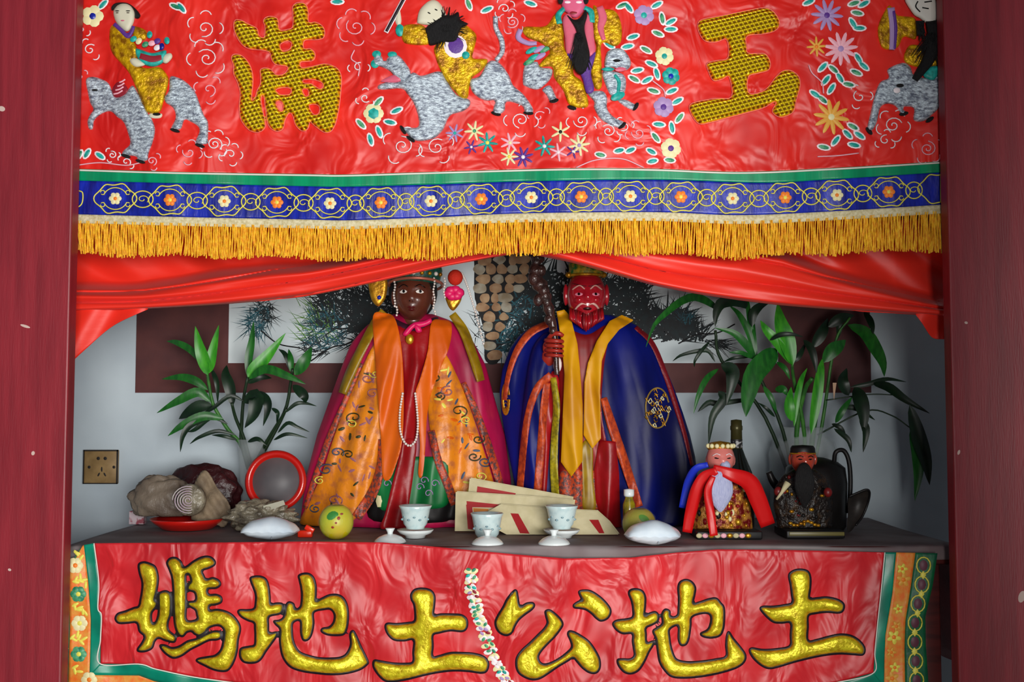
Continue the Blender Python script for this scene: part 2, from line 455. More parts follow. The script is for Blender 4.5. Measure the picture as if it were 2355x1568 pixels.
sk(205, 1074, 3.5, 3.5, 'screw'); sk(262, 1074, 3.5, 3.5, 'screw')
obj('plate_rim', join(*[box(x0, x1, YW - 0.0135, YW - 0.010, z0, z1) for x0, x1, z0, z1 in ((a[0], b[0], b[2] - 0.004, b[2]), (a[0], b[0], a[2], a[2] + 0.003), (a[0], a[0] + 0.003, a[2], b[2]), (b[0] - 0.004, b[0], a[2], b[2]))]), DK, sroot, False)
# ================================================================== embroidered banner
def wr(px, py):
    return 0.0055 * nz(px / 55.0, py / 120.0, 3) + 0.003 * nz(px / 26.0, py / 60.0, 4) + 0.006 * nz(px / 210.0, py / 300.0, 5)
def mb(px, py, l): return at_arr(px, py, 0.004 + wr(np.asarray(px, float), np.asarray(py, float)) - np.asarray(l))
XL, XR = 171, 2166
L0 = [(XL, 391), (400, 398), (700, 403), (800, 404), (1000, 398), (1300, 390), (1500, 391), (1700, 398), (1900, 390), (XR, 374)]
L1 = [(XL, 415), (400, 421), (700, 428), (800, 429), (1000, 424), (1200, 417), (1500, 413), (1750, 420), (1900, 413), (XR, 396)]
L2 = [(XL, 493), (450, 500), (700, 505), (800, 507), (1000, 500), (1200, 491), (1500, 488), (1700, 495), (1900, 487), (XR, 471)]
L3 = [(x, y + 20) for x, y in L2]
def lineY(L, x): return np.interp(x, [p[0] for p in L], [p[1] for p in L])
TOP = [(XL, -150), (700, -150), (1400, -150), (XR, -150)]
bn = thing('embroidered_banner', 'long red satin banner with gold characters, embroidered riders and a gold fringe', 'banner', at(1168, 590, 0.0))
obj('red_cloth', strip(TOP, L0, mb, 330, 90), RED, bn, solid=0.0015)
obj('green_band', strip([(x, y - 3) for x, y in L0], L1, mb, 300, 7, 0.0025), GREEN, bn, solid=0.001)
obj('piping', ptube(L0, 0.0022, mb, 5, 0.004, 300), WHITEP, bn)
obj('blue_band', strip([(x, y - 1) for x, y in L1], L2, mb, 300, 14, 0.002), BLUE, bn, solid=0.001)
obj('braid', strip(L2, L3, mb, 300, 5, 0.0045), CREAM, bn, solid=0.005)
# fringe: hundreds of twisted strands
FB = [(XL, 583), (400, 588), (600, 590), (830, 596), (1000, 592), (1100, 586), (1240, 580), (1500, 582), (1700, 592), (1800, 586), (XR, 573)]
V = []; Fc = []; nV = 0
r = random.Random(3)
for lay in range(3):
    x = XL + 2 + lay * 1.5
    while x < XR - 1:
        yt = lineY(L3, x) - 6; yb = lineY(FB, x) + r.uniform(-5, 5) + 4 * math.sin(x / 37.0)
        sw = 5 * math.sin(x / 83.0) * math.sin(x / 31.0 + lay) + r.uniform(-3.5, 3.5)
        ys = np.linspace(yt, yb, 6); t = (ys - yt) / (yb - yt)
        xs = x + sw * t * t + 1.2 * np.sin(t * 5 + x)
        Y = 0.003 + wr(np.full(6, x), np.full(6, yt)) - 0.001 - 0.002 * lay + 0.003 * np.sin(t * 3 + x * 0.3)
        v, f = tube(at_arr(xs, ys, Y), 0.0017, 4, False)
        V += v; Fc += [tuple(i + nV for i in q) for q in f]; nV += len(v)
        x += r.uniform(4.2, 5.6)
fr = obj('fringe', (V, Fc), FRINGE, bn); fr['kind'] = 'stuff'

# --- medallions on the blue band
xs_ = [265, 391, 516, 637, 759, 876, 991, 1107, 1222, 1337, 1450, 1566, 1685, 1806, 1925, 2044, 2160]
def flow(cx, cy, R, npet, mp, mc, parent, mapf=mb, name='flower', lift=0.002, pw=0.42, pl=0.5, center=0.32, rot=0.0, h=0.0025):
    P = []
    for i in range(npet):
        a = rot + 2 * P2 * i / npet
        P.append(dome(cx + R * (1 - pl) * math.cos(a), cy + R * (1 - pl) * math.sin(a), R * pl, R * pw, a, mapf, lift, h, 9))
    o = obj(name, join(*P), mp, parent)
    if mc is not None: obj('flower_center', dome(cx, cy, R * center, R * center, 0, mapf, lift + h * 0.7, 0.002, 9), mc, o)
    return o
def midY(x): return lineY(L1, x) * 0.5 + lineY(L2, x) * 0.5
for i, x in enumerate(xs_):
    y = midY(x); a = np.linspace(0, 2 * P2, 49)
    rx = 46 + 3.5 * np.cos(4 * a) ; ry = 34 + 3 * np.cos(6 * a + 0.4)
    X = np.minimum(x + rx * np.cos(a), XR - 2); Y = y + ry * np.sin(a)
    md = obj('medallion', ptube(list(zip(X, Y)), 0.0017, mb, 4, 0.004, smooth=False), YTH, bn)
    if x > 2150: continue
    a2 = np.linspace(0.35, 2.8, 16)
    for s in (1, -1):
        obj('inner_arc', ptube(list(zip(x + 28 * np.cos(a2), y + s * 25 * np.sin(a2))), 0.0013, mb, 4, 0.004, smooth=False), YTH, md)
    flow(x, y, 15, 6, [CRTH, ORTH][i % 2], [ORTH, YTH][i % 2], bn, name='medallion_flower', lift=0.003)
    for sx in (-1, 1):
        for sy in (-1, 1):
            obj('curl', ptube([(x + sx * (29 + 5 * math.cos(t)), y + sy * (14 + 5 * math.sin(t))) for t in np.linspace(0, 5.6, 10)], 0.0012, mb, 4, 0.004, smooth=False), YTH, md)
    if i < len(xs_) - 1:
        xm = (x + xs_[i + 1]) / 2; ym = midY(xm); hw = (xs_[i + 1] - x) / 2 - 43
        b_ = np.linspace(0, 2 * P2, 25)
        lk = obj('link_oval', ptube(list(zip(xm + (hw + 4) * np.cos(b_), ym + 19 * np.sin(b_))), 0.0016, mb, 4, 0.004, smooth=False), YTH, bn)
        obj('link_spiral', ptube([(xm + (3 + t * 1.6) * math.cos(t), ym + (2 + t * 1.2) * math.sin(t)) for t in np.linspace(0, 7, 18)], 0.0012, mb, 4, 0.004, smooth=False), YTH, lk)
obj('medallion', ptube([(XL + 2, midY(XL) + 26), (188, midY(XL) + 14), (190, midY(XL) - 10), (180, midY(XL) - 16)], 0.0016, mb, 4, 0.004), YTH, bn)

# --- gold characters on the banner
s1 = (520, 0, 4.9)
man = [crop([(95, 235), (160, 225), (250, 270), (345, 320), (370, 400), (430, 420), (440, 300), (420, 240), (450, 195), (520, 185), (580, 215), (590, 290), (610, 340),
    (700, 330), (750, 300), (755, 180), (750, 80), (790, 35), (850, 30), (905, 60), (925, 140), (930, 250), (1010, 250), (1080, 290), (1110, 350), (1100, 420), (1040, 445),
    (900, 450), (870, 490), (880, 550), (950, 550), (1000, 600), (990, 670), (930, 690), (840, 700), (850, 760), (960, 750), (1100, 720), (1200, 740), (1270, 790),
    (1300, 880), (1295, 1000), (1280, 1150), (1260, 1280), (1230, 1400), (1180, 1480), (1110, 1490), (1030, 1440), (960, 1380), (940, 1350), (930, 1430), (890, 1475),
    (830, 1460), (780, 1400), (755, 1310), (725, 1270), (690, 1300), (660, 1370), (640, 1450), (580, 1480), (510, 1450), (470, 1390), (455, 1300), (440, 1180), (425, 1080),
    (400, 1070), (395, 1150), (415, 1260), (440, 1380), (430, 1450), (360, 1490), (270, 1470), (200, 1400), (160, 1320), (150, 1180), (160, 1050), (130, 930), (85, 830),
    (85, 740), (60, 660), (80, 615), (150, 615), (215, 660), (270, 740), (300, 850), (300, 960), (290, 1050), (290, 1130), (330, 1090), (350, 1020), (385, 950), (390, 860),
    (385, 790), (430, 765), (500, 780), (560, 840), (640, 840), (690, 790), (690, 750), (620, 735), (550, 720), (510, 660), (500, 600), (460, 575), (380, 560), (270, 550),
    (190, 510), (130, 430), (90, 330)], *s1),
    crop([(610, 500), (690, 460), (740, 490), (720, 550), (660, 575), (620, 560)], *s1),
    crop([(560, 1010), (650, 985), (730, 1000), (720, 1060), (640, 1070), (590, 1055)], *s1),
    crop([(870, 900), (980, 895), (1080, 930), (1090, 980), (1050, 1000), (960, 945), (880, 935)], *s1),
    crop([(860, 1010), (920, 1005), (930, 1070), (890, 1080)], *s1),
    crop([(560, 1150), (630, 1150), (640, 1240), (600, 1245)], *s1),
    crop([(935, 1190), (1010, 1175), (1055, 1210), (1040, 1280), (980, 1285)], *s1)]
s2 = (1550, 0, 3.623)
yu = [crop([(200, 200), (240, 160), (400, 130), (600, 90), (760, 65), (840, 110), (880, 190), (850, 250), (760, 280), (610, 300), (605, 380), (615, 440), (700, 445), (760, 450),
    (800, 510), (790, 580), (700, 610), (620, 640), (620, 770), (700, 775), (780, 730), (850, 640), (910, 590), (980, 590), (1040, 640), (1050, 720), (1020, 830),
    (1000, 920), (950, 960), (880, 975), (820, 930), (850, 860), (830, 850), (740, 900), (600, 940), (450, 980), (300, 1020), (210, 1030), (150, 960), (130, 880),
    (200, 845), (350, 820), (480, 805), (460, 640), (400, 660), (330, 670), (290, 600), (275, 530), (350, 505), (450, 480), (440, 330), (350, 350), (260, 340), (210, 270)], *s2)]
for polys, nm in ((man, 'gold_character'), (yu, 'gold_character')):
    o = obj(nm, puff(polys, mb, 3.2, 0.016, 15, n=None, lift=0.0015), SEQ, bn)
    obj('character_cord', join(*[ptube(list(cat(P, len(P) * 4, True)) + [cat(P, len(P) * 4, True)[0]], 0.0017, mb, 4, 0.003, smooth=False) for P in polys]), PINKP, o)

# --- riders and beasts
sA = (160, 0, 4.02); sB = (840, 0, 4.0214); sC = (1160, 0, 4.0214); sD = (1830, 0, 4.02)
def ap(name, pts, sc, m, h=0.007, w=8, lift=0.001, step=3.4, parent=None):
    return obj(name, puff([crop(pts, *sc)], mb, step, h, w, lift=lift), m, parent or bn)
def st(name, pts, r, sc, m, h=0.004, w=5, lift=0.003, parent=None, step=2.6):
    return obj(name, puff([stroke_poly(crop(pts, *sc), np.array(r) / sc[2])], mb, step, h, w, lift=lift, smooth=False), m, parent or bn)
def dm(name, x, y, rx, ry, sc, m, lift=0.006, h=0.003, ang=0, parent=None):
    return obj(name, dome(sc[0] + x / sc[2], sc[1] + y / sc[2], rx / sc[2], ry / sc[2], ang, mb, lift, h), m, parent or bn)
# rider on the elephant
e1 = ap('elephant_front', [(150, 740), (200, 710), (280, 725), (360, 770), (395, 850), (420, 900), (500, 880), (580, 790), (640, 880), (720, 1040), (760, 1100), (790, 1200), (770, 1310), (730, 1420), (720, 1480), (640, 1490), (620, 1450), (570, 1440), (490, 1430), (500, 1390), (560, 1330), (540, 1230), (500, 1130), (440, 1080), (380, 1030), (300, 1050), (230, 1110), (215, 1190), (180, 1190), (165, 1120), (190, 1060), (220, 1010), (190, 950), (170, 860)], sA, SILV)
e2 = ap('elephant_rear', [(930, 710), (1010, 720), (1090, 770), (1160, 850), (1200, 950), (1240, 1060), (1280, 1130), (1280, 1270), (1270, 1330), (1170, 1330), (1170, 1290), (1200, 1220), (1190, 1170), (1110, 1120), (1060, 1110), (1030, 1190), (960, 1200), (940, 1180), (980, 1090), (960, 1000), (890, 950), (880, 900), (920, 830)], sA, SILV)
for x, y, p in ((520, 1442, e1), (655, 1492, e1), (975, 1205, e2), (1205, 1345, e2)): dm('hoof', x, y, 48, 16, sA, BLACKH, ang=0.3, parent=p)
st('elephant_ear', [(260, 860), (265, 960)], [12, 12], sA, FACEP, parent=e1)
dm('elephant_eye', 232, 832, 30, 10, sA, BLACKH, lift=0.009, parent=e1)
ap('saddle', [(390, 840), (440, 760), (510, 780), (545, 850), (480, 890), (420, 900)], sA, MAROON, 0.004)
for k in range(4): st('saddle_cord', [(405 + k * 18, 870 - k * 36), (450 + k * 12, 860 - k * 36), (490 + k * 8, 835 - k * 34)], [7, 7], sA, PTH, lift=0.006)
ap('robe', [(375, 260), (430, 230), (530, 320), (620, 430), (620, 540), (580, 570), (700, 630), (830, 620), (900, 690), (915, 760), (870, 940), (830, 1040), (720, 1040), (680, 980), (620, 830), (560, 690), (480, 590), (400, 500), (370, 400)], sA, GOLDT, 0.009)
ap('sleeve', [(580, 250), (640, 250), (710, 290), (700, 370), (600, 350)], sA, GOLDT)
h1 = ap('rider_head', [(410, 90), (450, 45), (500, 30), (560, 50), (600, 110), (600, 180), (575, 250), (540, 290), (500, 280), (440, 220), (410, 150)], sA, FACEP, 0.011, 14, 0.003)
ap('rider_hair', [(385, 70), (420, 30), (500, 22), (560, 40), (620, 90), (655, 140), (640, 170), (605, 165), (600, 110), (560, 50), (500, 32), (440, 50), (400, 100)], sA, BLACKH, 0.010, 5, 0.006, parent=h1)
for x, y, rx in ((440, 118, 20), (540, 118, 22)): dm('brow', x, y - 18, rx, 5, sA, BLACKH, 0.0145, 0.001, parent=h1); dm('eye', x, y, rx * 0.7, 5, sA, mat('eye_grey', (80, 70, 60), 0.5), 0.0145, 0.001, parent=h1)
dm('mouth', 490, 190, 18, 6, sA, FACEK, 0.0145, 0.001, parent=h1)
st('collar', [(410, 220), (470, 275), (535, 335), (575, 290), (590, 240)], [18, 20, 22, 18, 16], sA, PURP, lift=0.008)
bk = ap('basket', [(610, 450), (760, 490), (890, 465), (880, 540), (850, 590), (760, 615), (650, 570)], sA, TEAL, 0.008, lift=0.007)
st('basket_stripe', [(650, 515), (760, 545), (850, 530)], [26, 30, 24], sA, MAROON, lift=0.0155, parent=bk, h=0.001)
ap('hand', [(560, 545), (620, 540), (700, 595), (620, 620), (570, 590)], sA, FACEP, lift=0.009); ap('hand', [(865, 515), (930, 490), (950, 530), (900, 585), (860, 570)], sA, FACEP, lift=0.009)
for x, y, m in ((640, 380, CRTH), (700, 410, GREENT), (740, 320, TEAL), (760, 400, PTH), (810, 380, PURP), (850, 430, BLUE), (810, 440, WTH), (900, 375, TEAL), (590, 360, TEAL)):
    dm('basket_flower', x, y, 34, 26, sA, m, 0.012, 0.003, ang=x)
ap('rider_boot', [(740, 1050), (850, 1050), (840, 1090), (760, 1090)], sA, FACEP, 0.004); dm('boot_toe', 805, 1055, 38, 14, sA, BLACKH)
# silver beast and its rider
b1 = ap('beast_front', [(120, 790), (200, 760), (330, 750), (440, 670), (520, 700), (690, 660), (760, 760), (850, 880), (960, 920), (965, 980), (900, 1030), (800, 1060), (760, 1110), (720, 1200), (650, 1270), (560, 1300), (460, 1300), (400, 1250), (340, 1180), (420, 1180), (490, 1170), (490, 1080), (450, 960), (390, 870), (330, 820), (140, 830)], sB, SILV, 0.009)
b0 = ap('beast_head', [(70, 590), (100, 500), (150, 520), (180, 580), (220, 520), (300, 510), (370, 580), (420, 670), (380, 740), (300, 740), (230, 660), (150, 620)], sB, SILV, 0.008)
for x, y, rx, ry in ((105, 500, 42, 34), (90, 590, 40, 40), (250, 503, 44, 28), (230, 620, 36, 22)): dm('horn', x, y, rx, ry, sB, TEAL, 0.004, 0.004, parent=b0)
ap('beast_mouth', [(150, 745), (270, 690), (340, 720), (300, 760), (180, 760)], sB, PINKS, 0.004, lift=0.005)
b2 = ap('beast_rear', [(1130, 580), (1200, 560), (1270, 610), (1330, 700), (1370, 790), (1460, 870), (1540, 980), (1550, 1040), (1480, 1050), (1450, 980), (1310, 940), (1290, 1020), (1240, 1060), (1180, 1050), (1190, 980), (1200, 930), (1110, 930), (1030, 890), (980, 830), (970, 740), (1060, 700)], sB, SILV, 0.009)
for x, y, p, a_ in ((1210, 1050, b2, 0.3), (1510, 1045, b2, 0.1), (350, 1200, b1, 1.0), (420, 1285, b1, 0.6)): dm('hoof', x, y, 48, 18, sB, BLACKH, ang=a_, parent=p)
st('beast_tail', [(1205, 150), (1210, 260), (1260, 370), (1265, 480), (1210, 560)], [24, 24, 26, 24, 22], sB, SILV, 0.005)
ap('sleeve', [(350, 240), (520, 230), (600, 320), (590, 410), (400, 410), (340, 360)], sB, GOLDT, 0.008)
ap('robe', [(640, 430), (760, 330), (900, 230), (980, 270), (1030, 340), (1000, 480), (1000, 540), (1130, 550), (1080, 650), (990, 720), (960, 820), (950, 900), (900, 910), (840, 860), (760, 760), (690, 640), (650, 530)], sB, GOLDT, 0.009)
h2 = ap('rider_head', [(480, 200), (500, 100), (560, 30), (620, 0), (680, 20), (740, 110), (740, 190), (650, 230), (560, 230), (500, 220)], sB, FACEP, 0.010, 14, 0.004)
for x, y in ((590, 120), (655, 90)): dm('eye', x, y, 16, 6, sB, BLACKH, 0.0145, 0.001, 0.5, parent=h2)
ap('rider_beard', [(560, 260), (650, 180), (720, 140), (800, 140), (860, 110), (880, 180), (950, 220), (900, 250), (870, 300), (850, 380), (780, 400), (720, 390), (600, 420), (570, 330)], sB, BLACKH, 0.012, 8, 0.006)
o = dm('belly_ring', 835, 430, 108, 108, sB, WTH, 0.010, 0.003); dm('belly_disc', 838, 420, 72, 76, sB, PURP, 0.0132, 0.002, parent=o)
dm('belt_knot', 930, 510, 36, 36, sB, TEAL, 0.011, 0.003)
dm('cuff', 320, 280, 40, 58, sB, TEAL, 0.006, 0.004); ap('hand', [(275, 180), (310, 70), (335, 190), (310, 250)], sB, FACEP, 0.006)
o = st('rod_edge', [(190, 300), (362, -20)], [22, 22], sB, WTH, 0.003); st('rod', [(195, 290), (362, -20)], [13, 13], sB, BLACKP, 0.003, lift=0.006, parent=o)
# bearded rider on the spotted beast
ap('robe', [(180, 250), (380, 240), (470, 130), (540, 240), (560, 460), (640, 510), (640, 680), (720, 760), (780, 960), (720, 1000), (600, 970), (540, 830), (460, 720), (440, 620), (320, 620), (350, 560), (420, 480), (340, 400), (200, 340)], sC, GOLDT, 0.009)
ap('robe', [(820, 60), (880, 80), (1020, 100), (1080, 220), (1080, 380), (1010, 430), (900, 400), (900, 600), (900, 800), (840, 820), (800, 700), (800, 560), (850, 450), (820, 300)], sC, GOLDT, 0.008)
st('cuff', [(150, 270), (130, 350), (220, 400), (300, 400)], [24, 26, 22, 18], sC, LIL)
ap('lapel', [(540, 180), (600, 130), (670, 280), (670, 480), (580, 500), (560, 350)], sC, PINKS, 0.005, lift=0.008); ap('lapel', [(750, 150), (810, 170), (830, 360), (840, 480), (780, 520), (740, 350)], sC, PINKS, 0.005, lift=0.008)
st('sash', [(880, 60), (910, 160), (890, 260), (920, 370)], [30, 40, 30, 20], sC, PINKS, lift=0.009)
st('collar', [(510, 220), (500, 140), (560, 70)], [26, 28, 20], sC, TEAL, lift=0.010); st('collar', [(740, 70), (800, 110), (810, 210)], [20, 28, 26], sC, TEAL, lift=0.010)
h3 = ap('rider_head', [(530, -60), (740, -60), (745, 70), (690, 150), (640, 165), (590, 125), (540, 80)], sC, FACEK, 0.011, 14, 0.006)
for x in (585, 690): dm('eye', x, 20, 28, 12, sC, WTH, 0.017, 0.001, parent=h3); dm('hair', 520 if x < 600 else 755, -5, 26, 45, sC, BLACKH, 0.016, 0.004, parent=h3)
dm('mouth', 640, 118, 34, 16, sC, MAROON, 0.0165, 0.001, parent=h3)
ap('rider_beard', [(580, 140), (640, 180), (700, 165), (750, 90), (765, 150), (740, 260), (770, 400), (790, 520), (760, 640), (700, 690), (640, 620), (640, 500), (680, 400), (660, 270)], sC, BLACKH, 0.010, 10, 0.015)
ap('purple_sash', [(580, 500), (650, 500), (760, 540), (840, 480), (830, 560), (800, 680), (830, 830), (760, 860), (720, 720), (650, 600)], sC, PURP, 0.004, lift=0.011)
c1 = ap('beast_haunch', [(190, 600), (300, 570), (330, 620), (440, 640), (430, 720), (380, 780), (300, 830), (200, 800), (170, 760)], sC, SILV)
ap('beast_leg', [(350, 830), (420, 790), (470, 880), (490, 940), (430, 950), (390, 880)], sC, SILV)
c2 = ap('beast_head', [(940, 510), (980, 460), (1080, 450), (1150, 520), (1170, 600), (1120, 650), (1000, 620), (930, 620)], sC, SILV, lift=0.005)
dm('beast_eye', 1040, 560, 36, 14, sC, BLACKH, 0.012, 0.002, parent=c2); dm('beast_mouth', 1075, 640, 52, 22, sC, PINKS, 0.011, 0.002, -0.1, parent=c2); dm('beast_collar', 960, 640, 60, 18, sC, TEAL, 0.008, 0.003, parent=c2)
ap('beast_chest', [(910, 660), (1060, 670), (1120, 720), (1120, 830), (1080, 900), (1000, 900), (940, 800)], sC, SILV)
dm('chest_scarf', 1050, 890, 70, 36, sC, TEAL, 0.008, 0.003, -0.4); st('chest_stripe', [(1020, 690), (1060, 760), (1050, 860)], [14, 18, 14], sC, TEAL, lift=0.008)
c3 = ap('beast_foreleg', [(770, 860), (900, 840), (950, 900), (950, 1000), (1010, 1080), (1110, 1130), (1110, 1180), (1040, 1180), (900, 1110), (830, 1000), (830, 940)], sC, SILV)
ap('beast_foot', [(1050, 930), (1120, 920), (1200, 960), (1240, 980), (1200, 1020), (1120, 990)], sC, SILV)
for x, y, a_ in ((1090, 1160, -0.7), (1215, 985, -1.0), (460, 930, -0.2), (625, 995, 0.3)): dm('hoof', x, y, 44, 20, sC, BLACKH, ang=a_)
for k, (x, y) in enumerate(((250, 465), (320, 455), (380, 455), (270, 530), (330, 520), (230, 570))): dm('tail_plume', x, y, 60, 24, sC, [TEAL, LIL, GREENT][k % 3], 0.006, 0.003, -0.5)
# rider at the right edge
ap('sleeve', [(850, 60), (760, 250), (790, 430), (880, 460), (950, 430), (1000, 340), (1110, 360), (1110, 180), (1000, 150), (940, 140), (900, 80)], sD, GOLDT, 0.008)
st('cuff', [(880, 70), (900, 250), (890, 460)], [34, 34, 26], sD, LIL, lift=0.009); st('cuff_trim', [(905, 100), (925, 260), (915, 450)], [14, 16, 12], sD, PURP, lift=0.012)
ap('robe', [(1050, 420), (1180, 440), (1200, 560), (1130, 620), (1000, 560)], sD, GOLDT); ap('robe', [(1250, 580), (1320, 480), (1330, 580), (1270, 620)], sD, GOLDT)
h4 = ap('rider_head', [(1010, -40), (1260, -40), (1310, 100), (1290, 200), (1220, 220), (1150, 170), (1080, 120)], sD, mat('white_face_silk', (226, 224, 214), 0.6), 0.010, 14, 0.006)
for pts in ([(1130, 10), (1110, 60), (1150, 110)], [(1170, 70), (1230, 80)], [(1190, 20), (1260, 10)]): st('brow', pts, [6, 6], sD, BLACKH, 0.001, 3, 0.0165, parent=h4)
st('rider_beard', [(1260, 190), (1275, 350), (1230, 540), (1100, 740)], [60, 60, 60, 30], sD, BLACKH, 0.010, 10, 0.012); st('rider_beard', [(1150, 190), (1150, 330)], [42, 30], sD, BLACKH, 0.006, 8, 0.012)
d1 = ap('beast', [(850, 640), (990, 580), (1060, 620), (1100, 700), (1250, 720), (1330, 700), (1335, 960), (1260, 1060), (1180, 1120), (1090, 1110), (1090, 1000), (980, 990), (1020, 1040), (980, 1060), (920, 980), (840, 960), (780, 1000), (750, 1130), (700, 1210), (660, 1190), (690, 1050), (730, 880), (780, 760), (860, 720)], sD, SILV, 0.009)
for x, y, a_ in ((680, 1210, 0.9), (1000, 1050, -0.2), (1240, 1105, -0.6)): dm('hoof', x, y, 44, 20, sD, BLACKH, ang=a_, parent=d1)
dm('beast_eye', 935, 835, 32, 26, sD, WTH, 0.011, 0.002, parent=d1); dm('beast_brow', 965, 790, 36, 18, sD, BLACKH, 0.011, 0.002, parent=d1)
ap('blue_cloth', [(1180, 700), (1240, 620), (1330, 620), (1280, 740)], sD, TEAL, lift=0.008)

def hairs(cx, cy, sc, n, L, a0, a1, seed, lift=0.018):
    q = random.Random(seed); parts = []
    for k in range(n):
        a = q.uniform(a0, a1); l = q.uniform(0.5, 1) * L; x, y = cx + q.uniform(-30, 30), cy + q.uniform(-30, 30)
        P_ = crop([(x, y), (x + l * 0.5 * math.cos(a) + q.uniform(-14, 14), y + l * 0.5 * math.sin(a)), (x + l * math.cos(a), y + l * math.sin(a))], *sc)
        P_ = cat(np.array(P_), 6); parts.append(tube(mb(P_[:, 0], P_[:, 1], np.linspace(lift, lift - 0.008, 6)), np.linspace(0.0016, 0.0006, 6), 4))
    o = obj('beard_hair', join(*parts), BLACKH, bn); o['kind'] = 'stuff'
hairs(740, 260, sB, 90, 230, 0, 6.28, 1); hairs(690, 330, sC, 60, 330, 1.2, 1.9, 2, 0.026); hairs(1255, 330, sD, 50, 280, 1.3, 2.3, 3, 0.024); hairs(1155, 240, sD, 24, 130, 1.2, 1.9, 4, 0.02)
# --- flowers, leaves, clouds
def leaf_(x, y, ang, m=TEAL, L=18, W=8):
    o = obj('leaf', dome(x, y, L, W, ang, mb, 0.001, 0.0025, 10), WTH, bn)
    obj('leaf_heart', dome(x, y, L * 0.74, W * 0.6, ang, mb, 0.0034, 0.0015, 9), m, o)
r = random.Random(9)
flow(213, 37, 26, 5, CRTH, BLUE, bn, name='embroidered_flower', pw=0.5)
flow(859, 261, 24, 6, CRTH, TEAL, bn, name='embroidered_flower', pw=0.5, center=0.6)
for x, y, R, m, c in ((1481, 35, 24, LIL, TEAL), (1528, 129, 22, CRTH, TEAL), (1543, 175, 21, TEAL, BLUE), (1526, 246, 24, LIL, PURP), (1543, 341, 24, CRTH, PURP)):
    flow(x, y, R, 6, m, c, bn, name='embroidered_flower', pw=0.5, rot=0.3)
for x, y, R, m, c, n in ((1046, 306, 22, LIL, TEAL, 7), (1091, 301, 24, CRTH, GREENT, 7), (1121, 328, 25, TEAL, YTH, 7), (1084, 338, 18, PURP, WTH, 6), (1173, 328, 24, PTH, CRTH, 7), (1203, 361, 25, PURP, WTH, 8), (1171, 360, 22, CRTH, YTH, 7),
        (1252, 336, 25, TEAL, WTH, 7), (1289, 303, 24, CRTH, BLACKP, 6), (1332, 334, 26, CRTH, LIL, 8), (1318, 348, 18, PURP, WTH, 5), (1284, 350, 22, PTH, WTH, 6),
        (1902, 35, 38, LIL, PURP, 10), (1934, 112, 40, PTH, LIL, 11), (1878, 107, 24, GLDF, ORTH, 8), (1912, 269, 42, GLDF, CRTH, 10)):
    flow(x, y, R, n, m, c, bn, name='star_flower', pw=0.13, pl=0.52, center=0.18, rot=r.random())
leaves = [(237, 10, -0.8), (404, 15, 0.4), (417, 18, 0.9), (776, 4, 0), (182, 356, -1), (200, 353, -1), (230, 358, 0.6), (870, 234, -0.8), (912, 254, -0.4), (897, 281, 0.2), (830, 285, 0.8), (872, 303, 1.2), (852, 321, 1.3), (1078, 10, 1.2), (1120, 22, -0.4), (1220, 8, 0.3), (1381, 356, 0.2), (1424, 346, -0.2), (1450, 345, -0.4)]
leaves += [(1160 + x / 4.0214, y / 4.0214, a) for x, y, a in ((1090, 50, -0.4), (1150, 70, 0.9), (1410, 45, -0.5), (1460, 170, 1.4), (1540, 200, -0.5), (1540, 270, 0), (1420, 310, 0.4), (1190, 340, -0.3), (1140, 430, -0.2), (1310, 460, 0.5), (1360, 590, 0.4), (1230, 650, -0.2), (1200, 730, 0.5), (1410, 680, 1.3), (1320, 740, -0.5), (1380, 840, 0.3), (1550, 840, -0.4), (1600, 935, -0.5), (1620, 1090, -0.9), (1430, 1150, 0.1), (1550, 1180, 1.4), (1400, 1270, 0.9), (1360, 1400, 0.5), (1370, 1490, -0.2), (1530, 1480, 0.1), (970, 415, 0.6))]
leaves += [(1830 + x / 4.02, y / 4.02, a) for x, y, a in ((120, 20, -0.4), (570, 120, 0.2), (590, 260, 0), (530, 215, 1), (540, 30, -0.3), (630, 35, -0.5), (250, 620, -0.8), (350, 640, 0.7), (580, 540, 1), (630, 610, 0.7), (560, 670, 0.4), (280, 740, -0.9), (330, 820, -1), (490, 780, 0.2), (410, 720, 1), (180, 870, 0.6), (250, 920, 0.7), (480, 1240, 0.8), (590, 1250, 0.6), (530, 1170, 0.5), (540, 1340, 0.2), (370, 1300, -0.9), (260, 1360, 0.2))]
for i, (x, y, a_) in enumerate(leaves): leaf_(x, y, a_, [TEAL, GREENT, TEAL][i % 3], 15 if y > 340 else 17)
def cloud(x, y, R, d=1, turns=1.6, arcs=5, m=WTH, a0=0.0):
    T = np.linspace(0, turns * 2 * P2, int(14 * turns)); k = R * 0.62
    P = [tube(mb(x + (2 + (k - 2) * T / T[-1]) * np.cos(d * T + a0), y + (2 + (k - 2) * T / T[-1]) * 0.9 * np.sin(d * T + a0), 0.002 + 0 * T), 0.0016, 4)]
    for i in range(arcs):
        a = a0 + 2 * P2 * i / arcs * 0.95; cx, cy = x + R * 0.8 * math.cos(a), y + R * 0.75 * math.sin(a); b = np.linspace(a - 1.2, a + 1.2, 7)
        P.append(tube(mb(cx + R * 0.38 * np.cos(b), cy + R * 0.38 * np.sin(b), 0.002 + 0 * b), 0.0016, 4))
    obj('cloud_scroll', join(*P), m, bn)
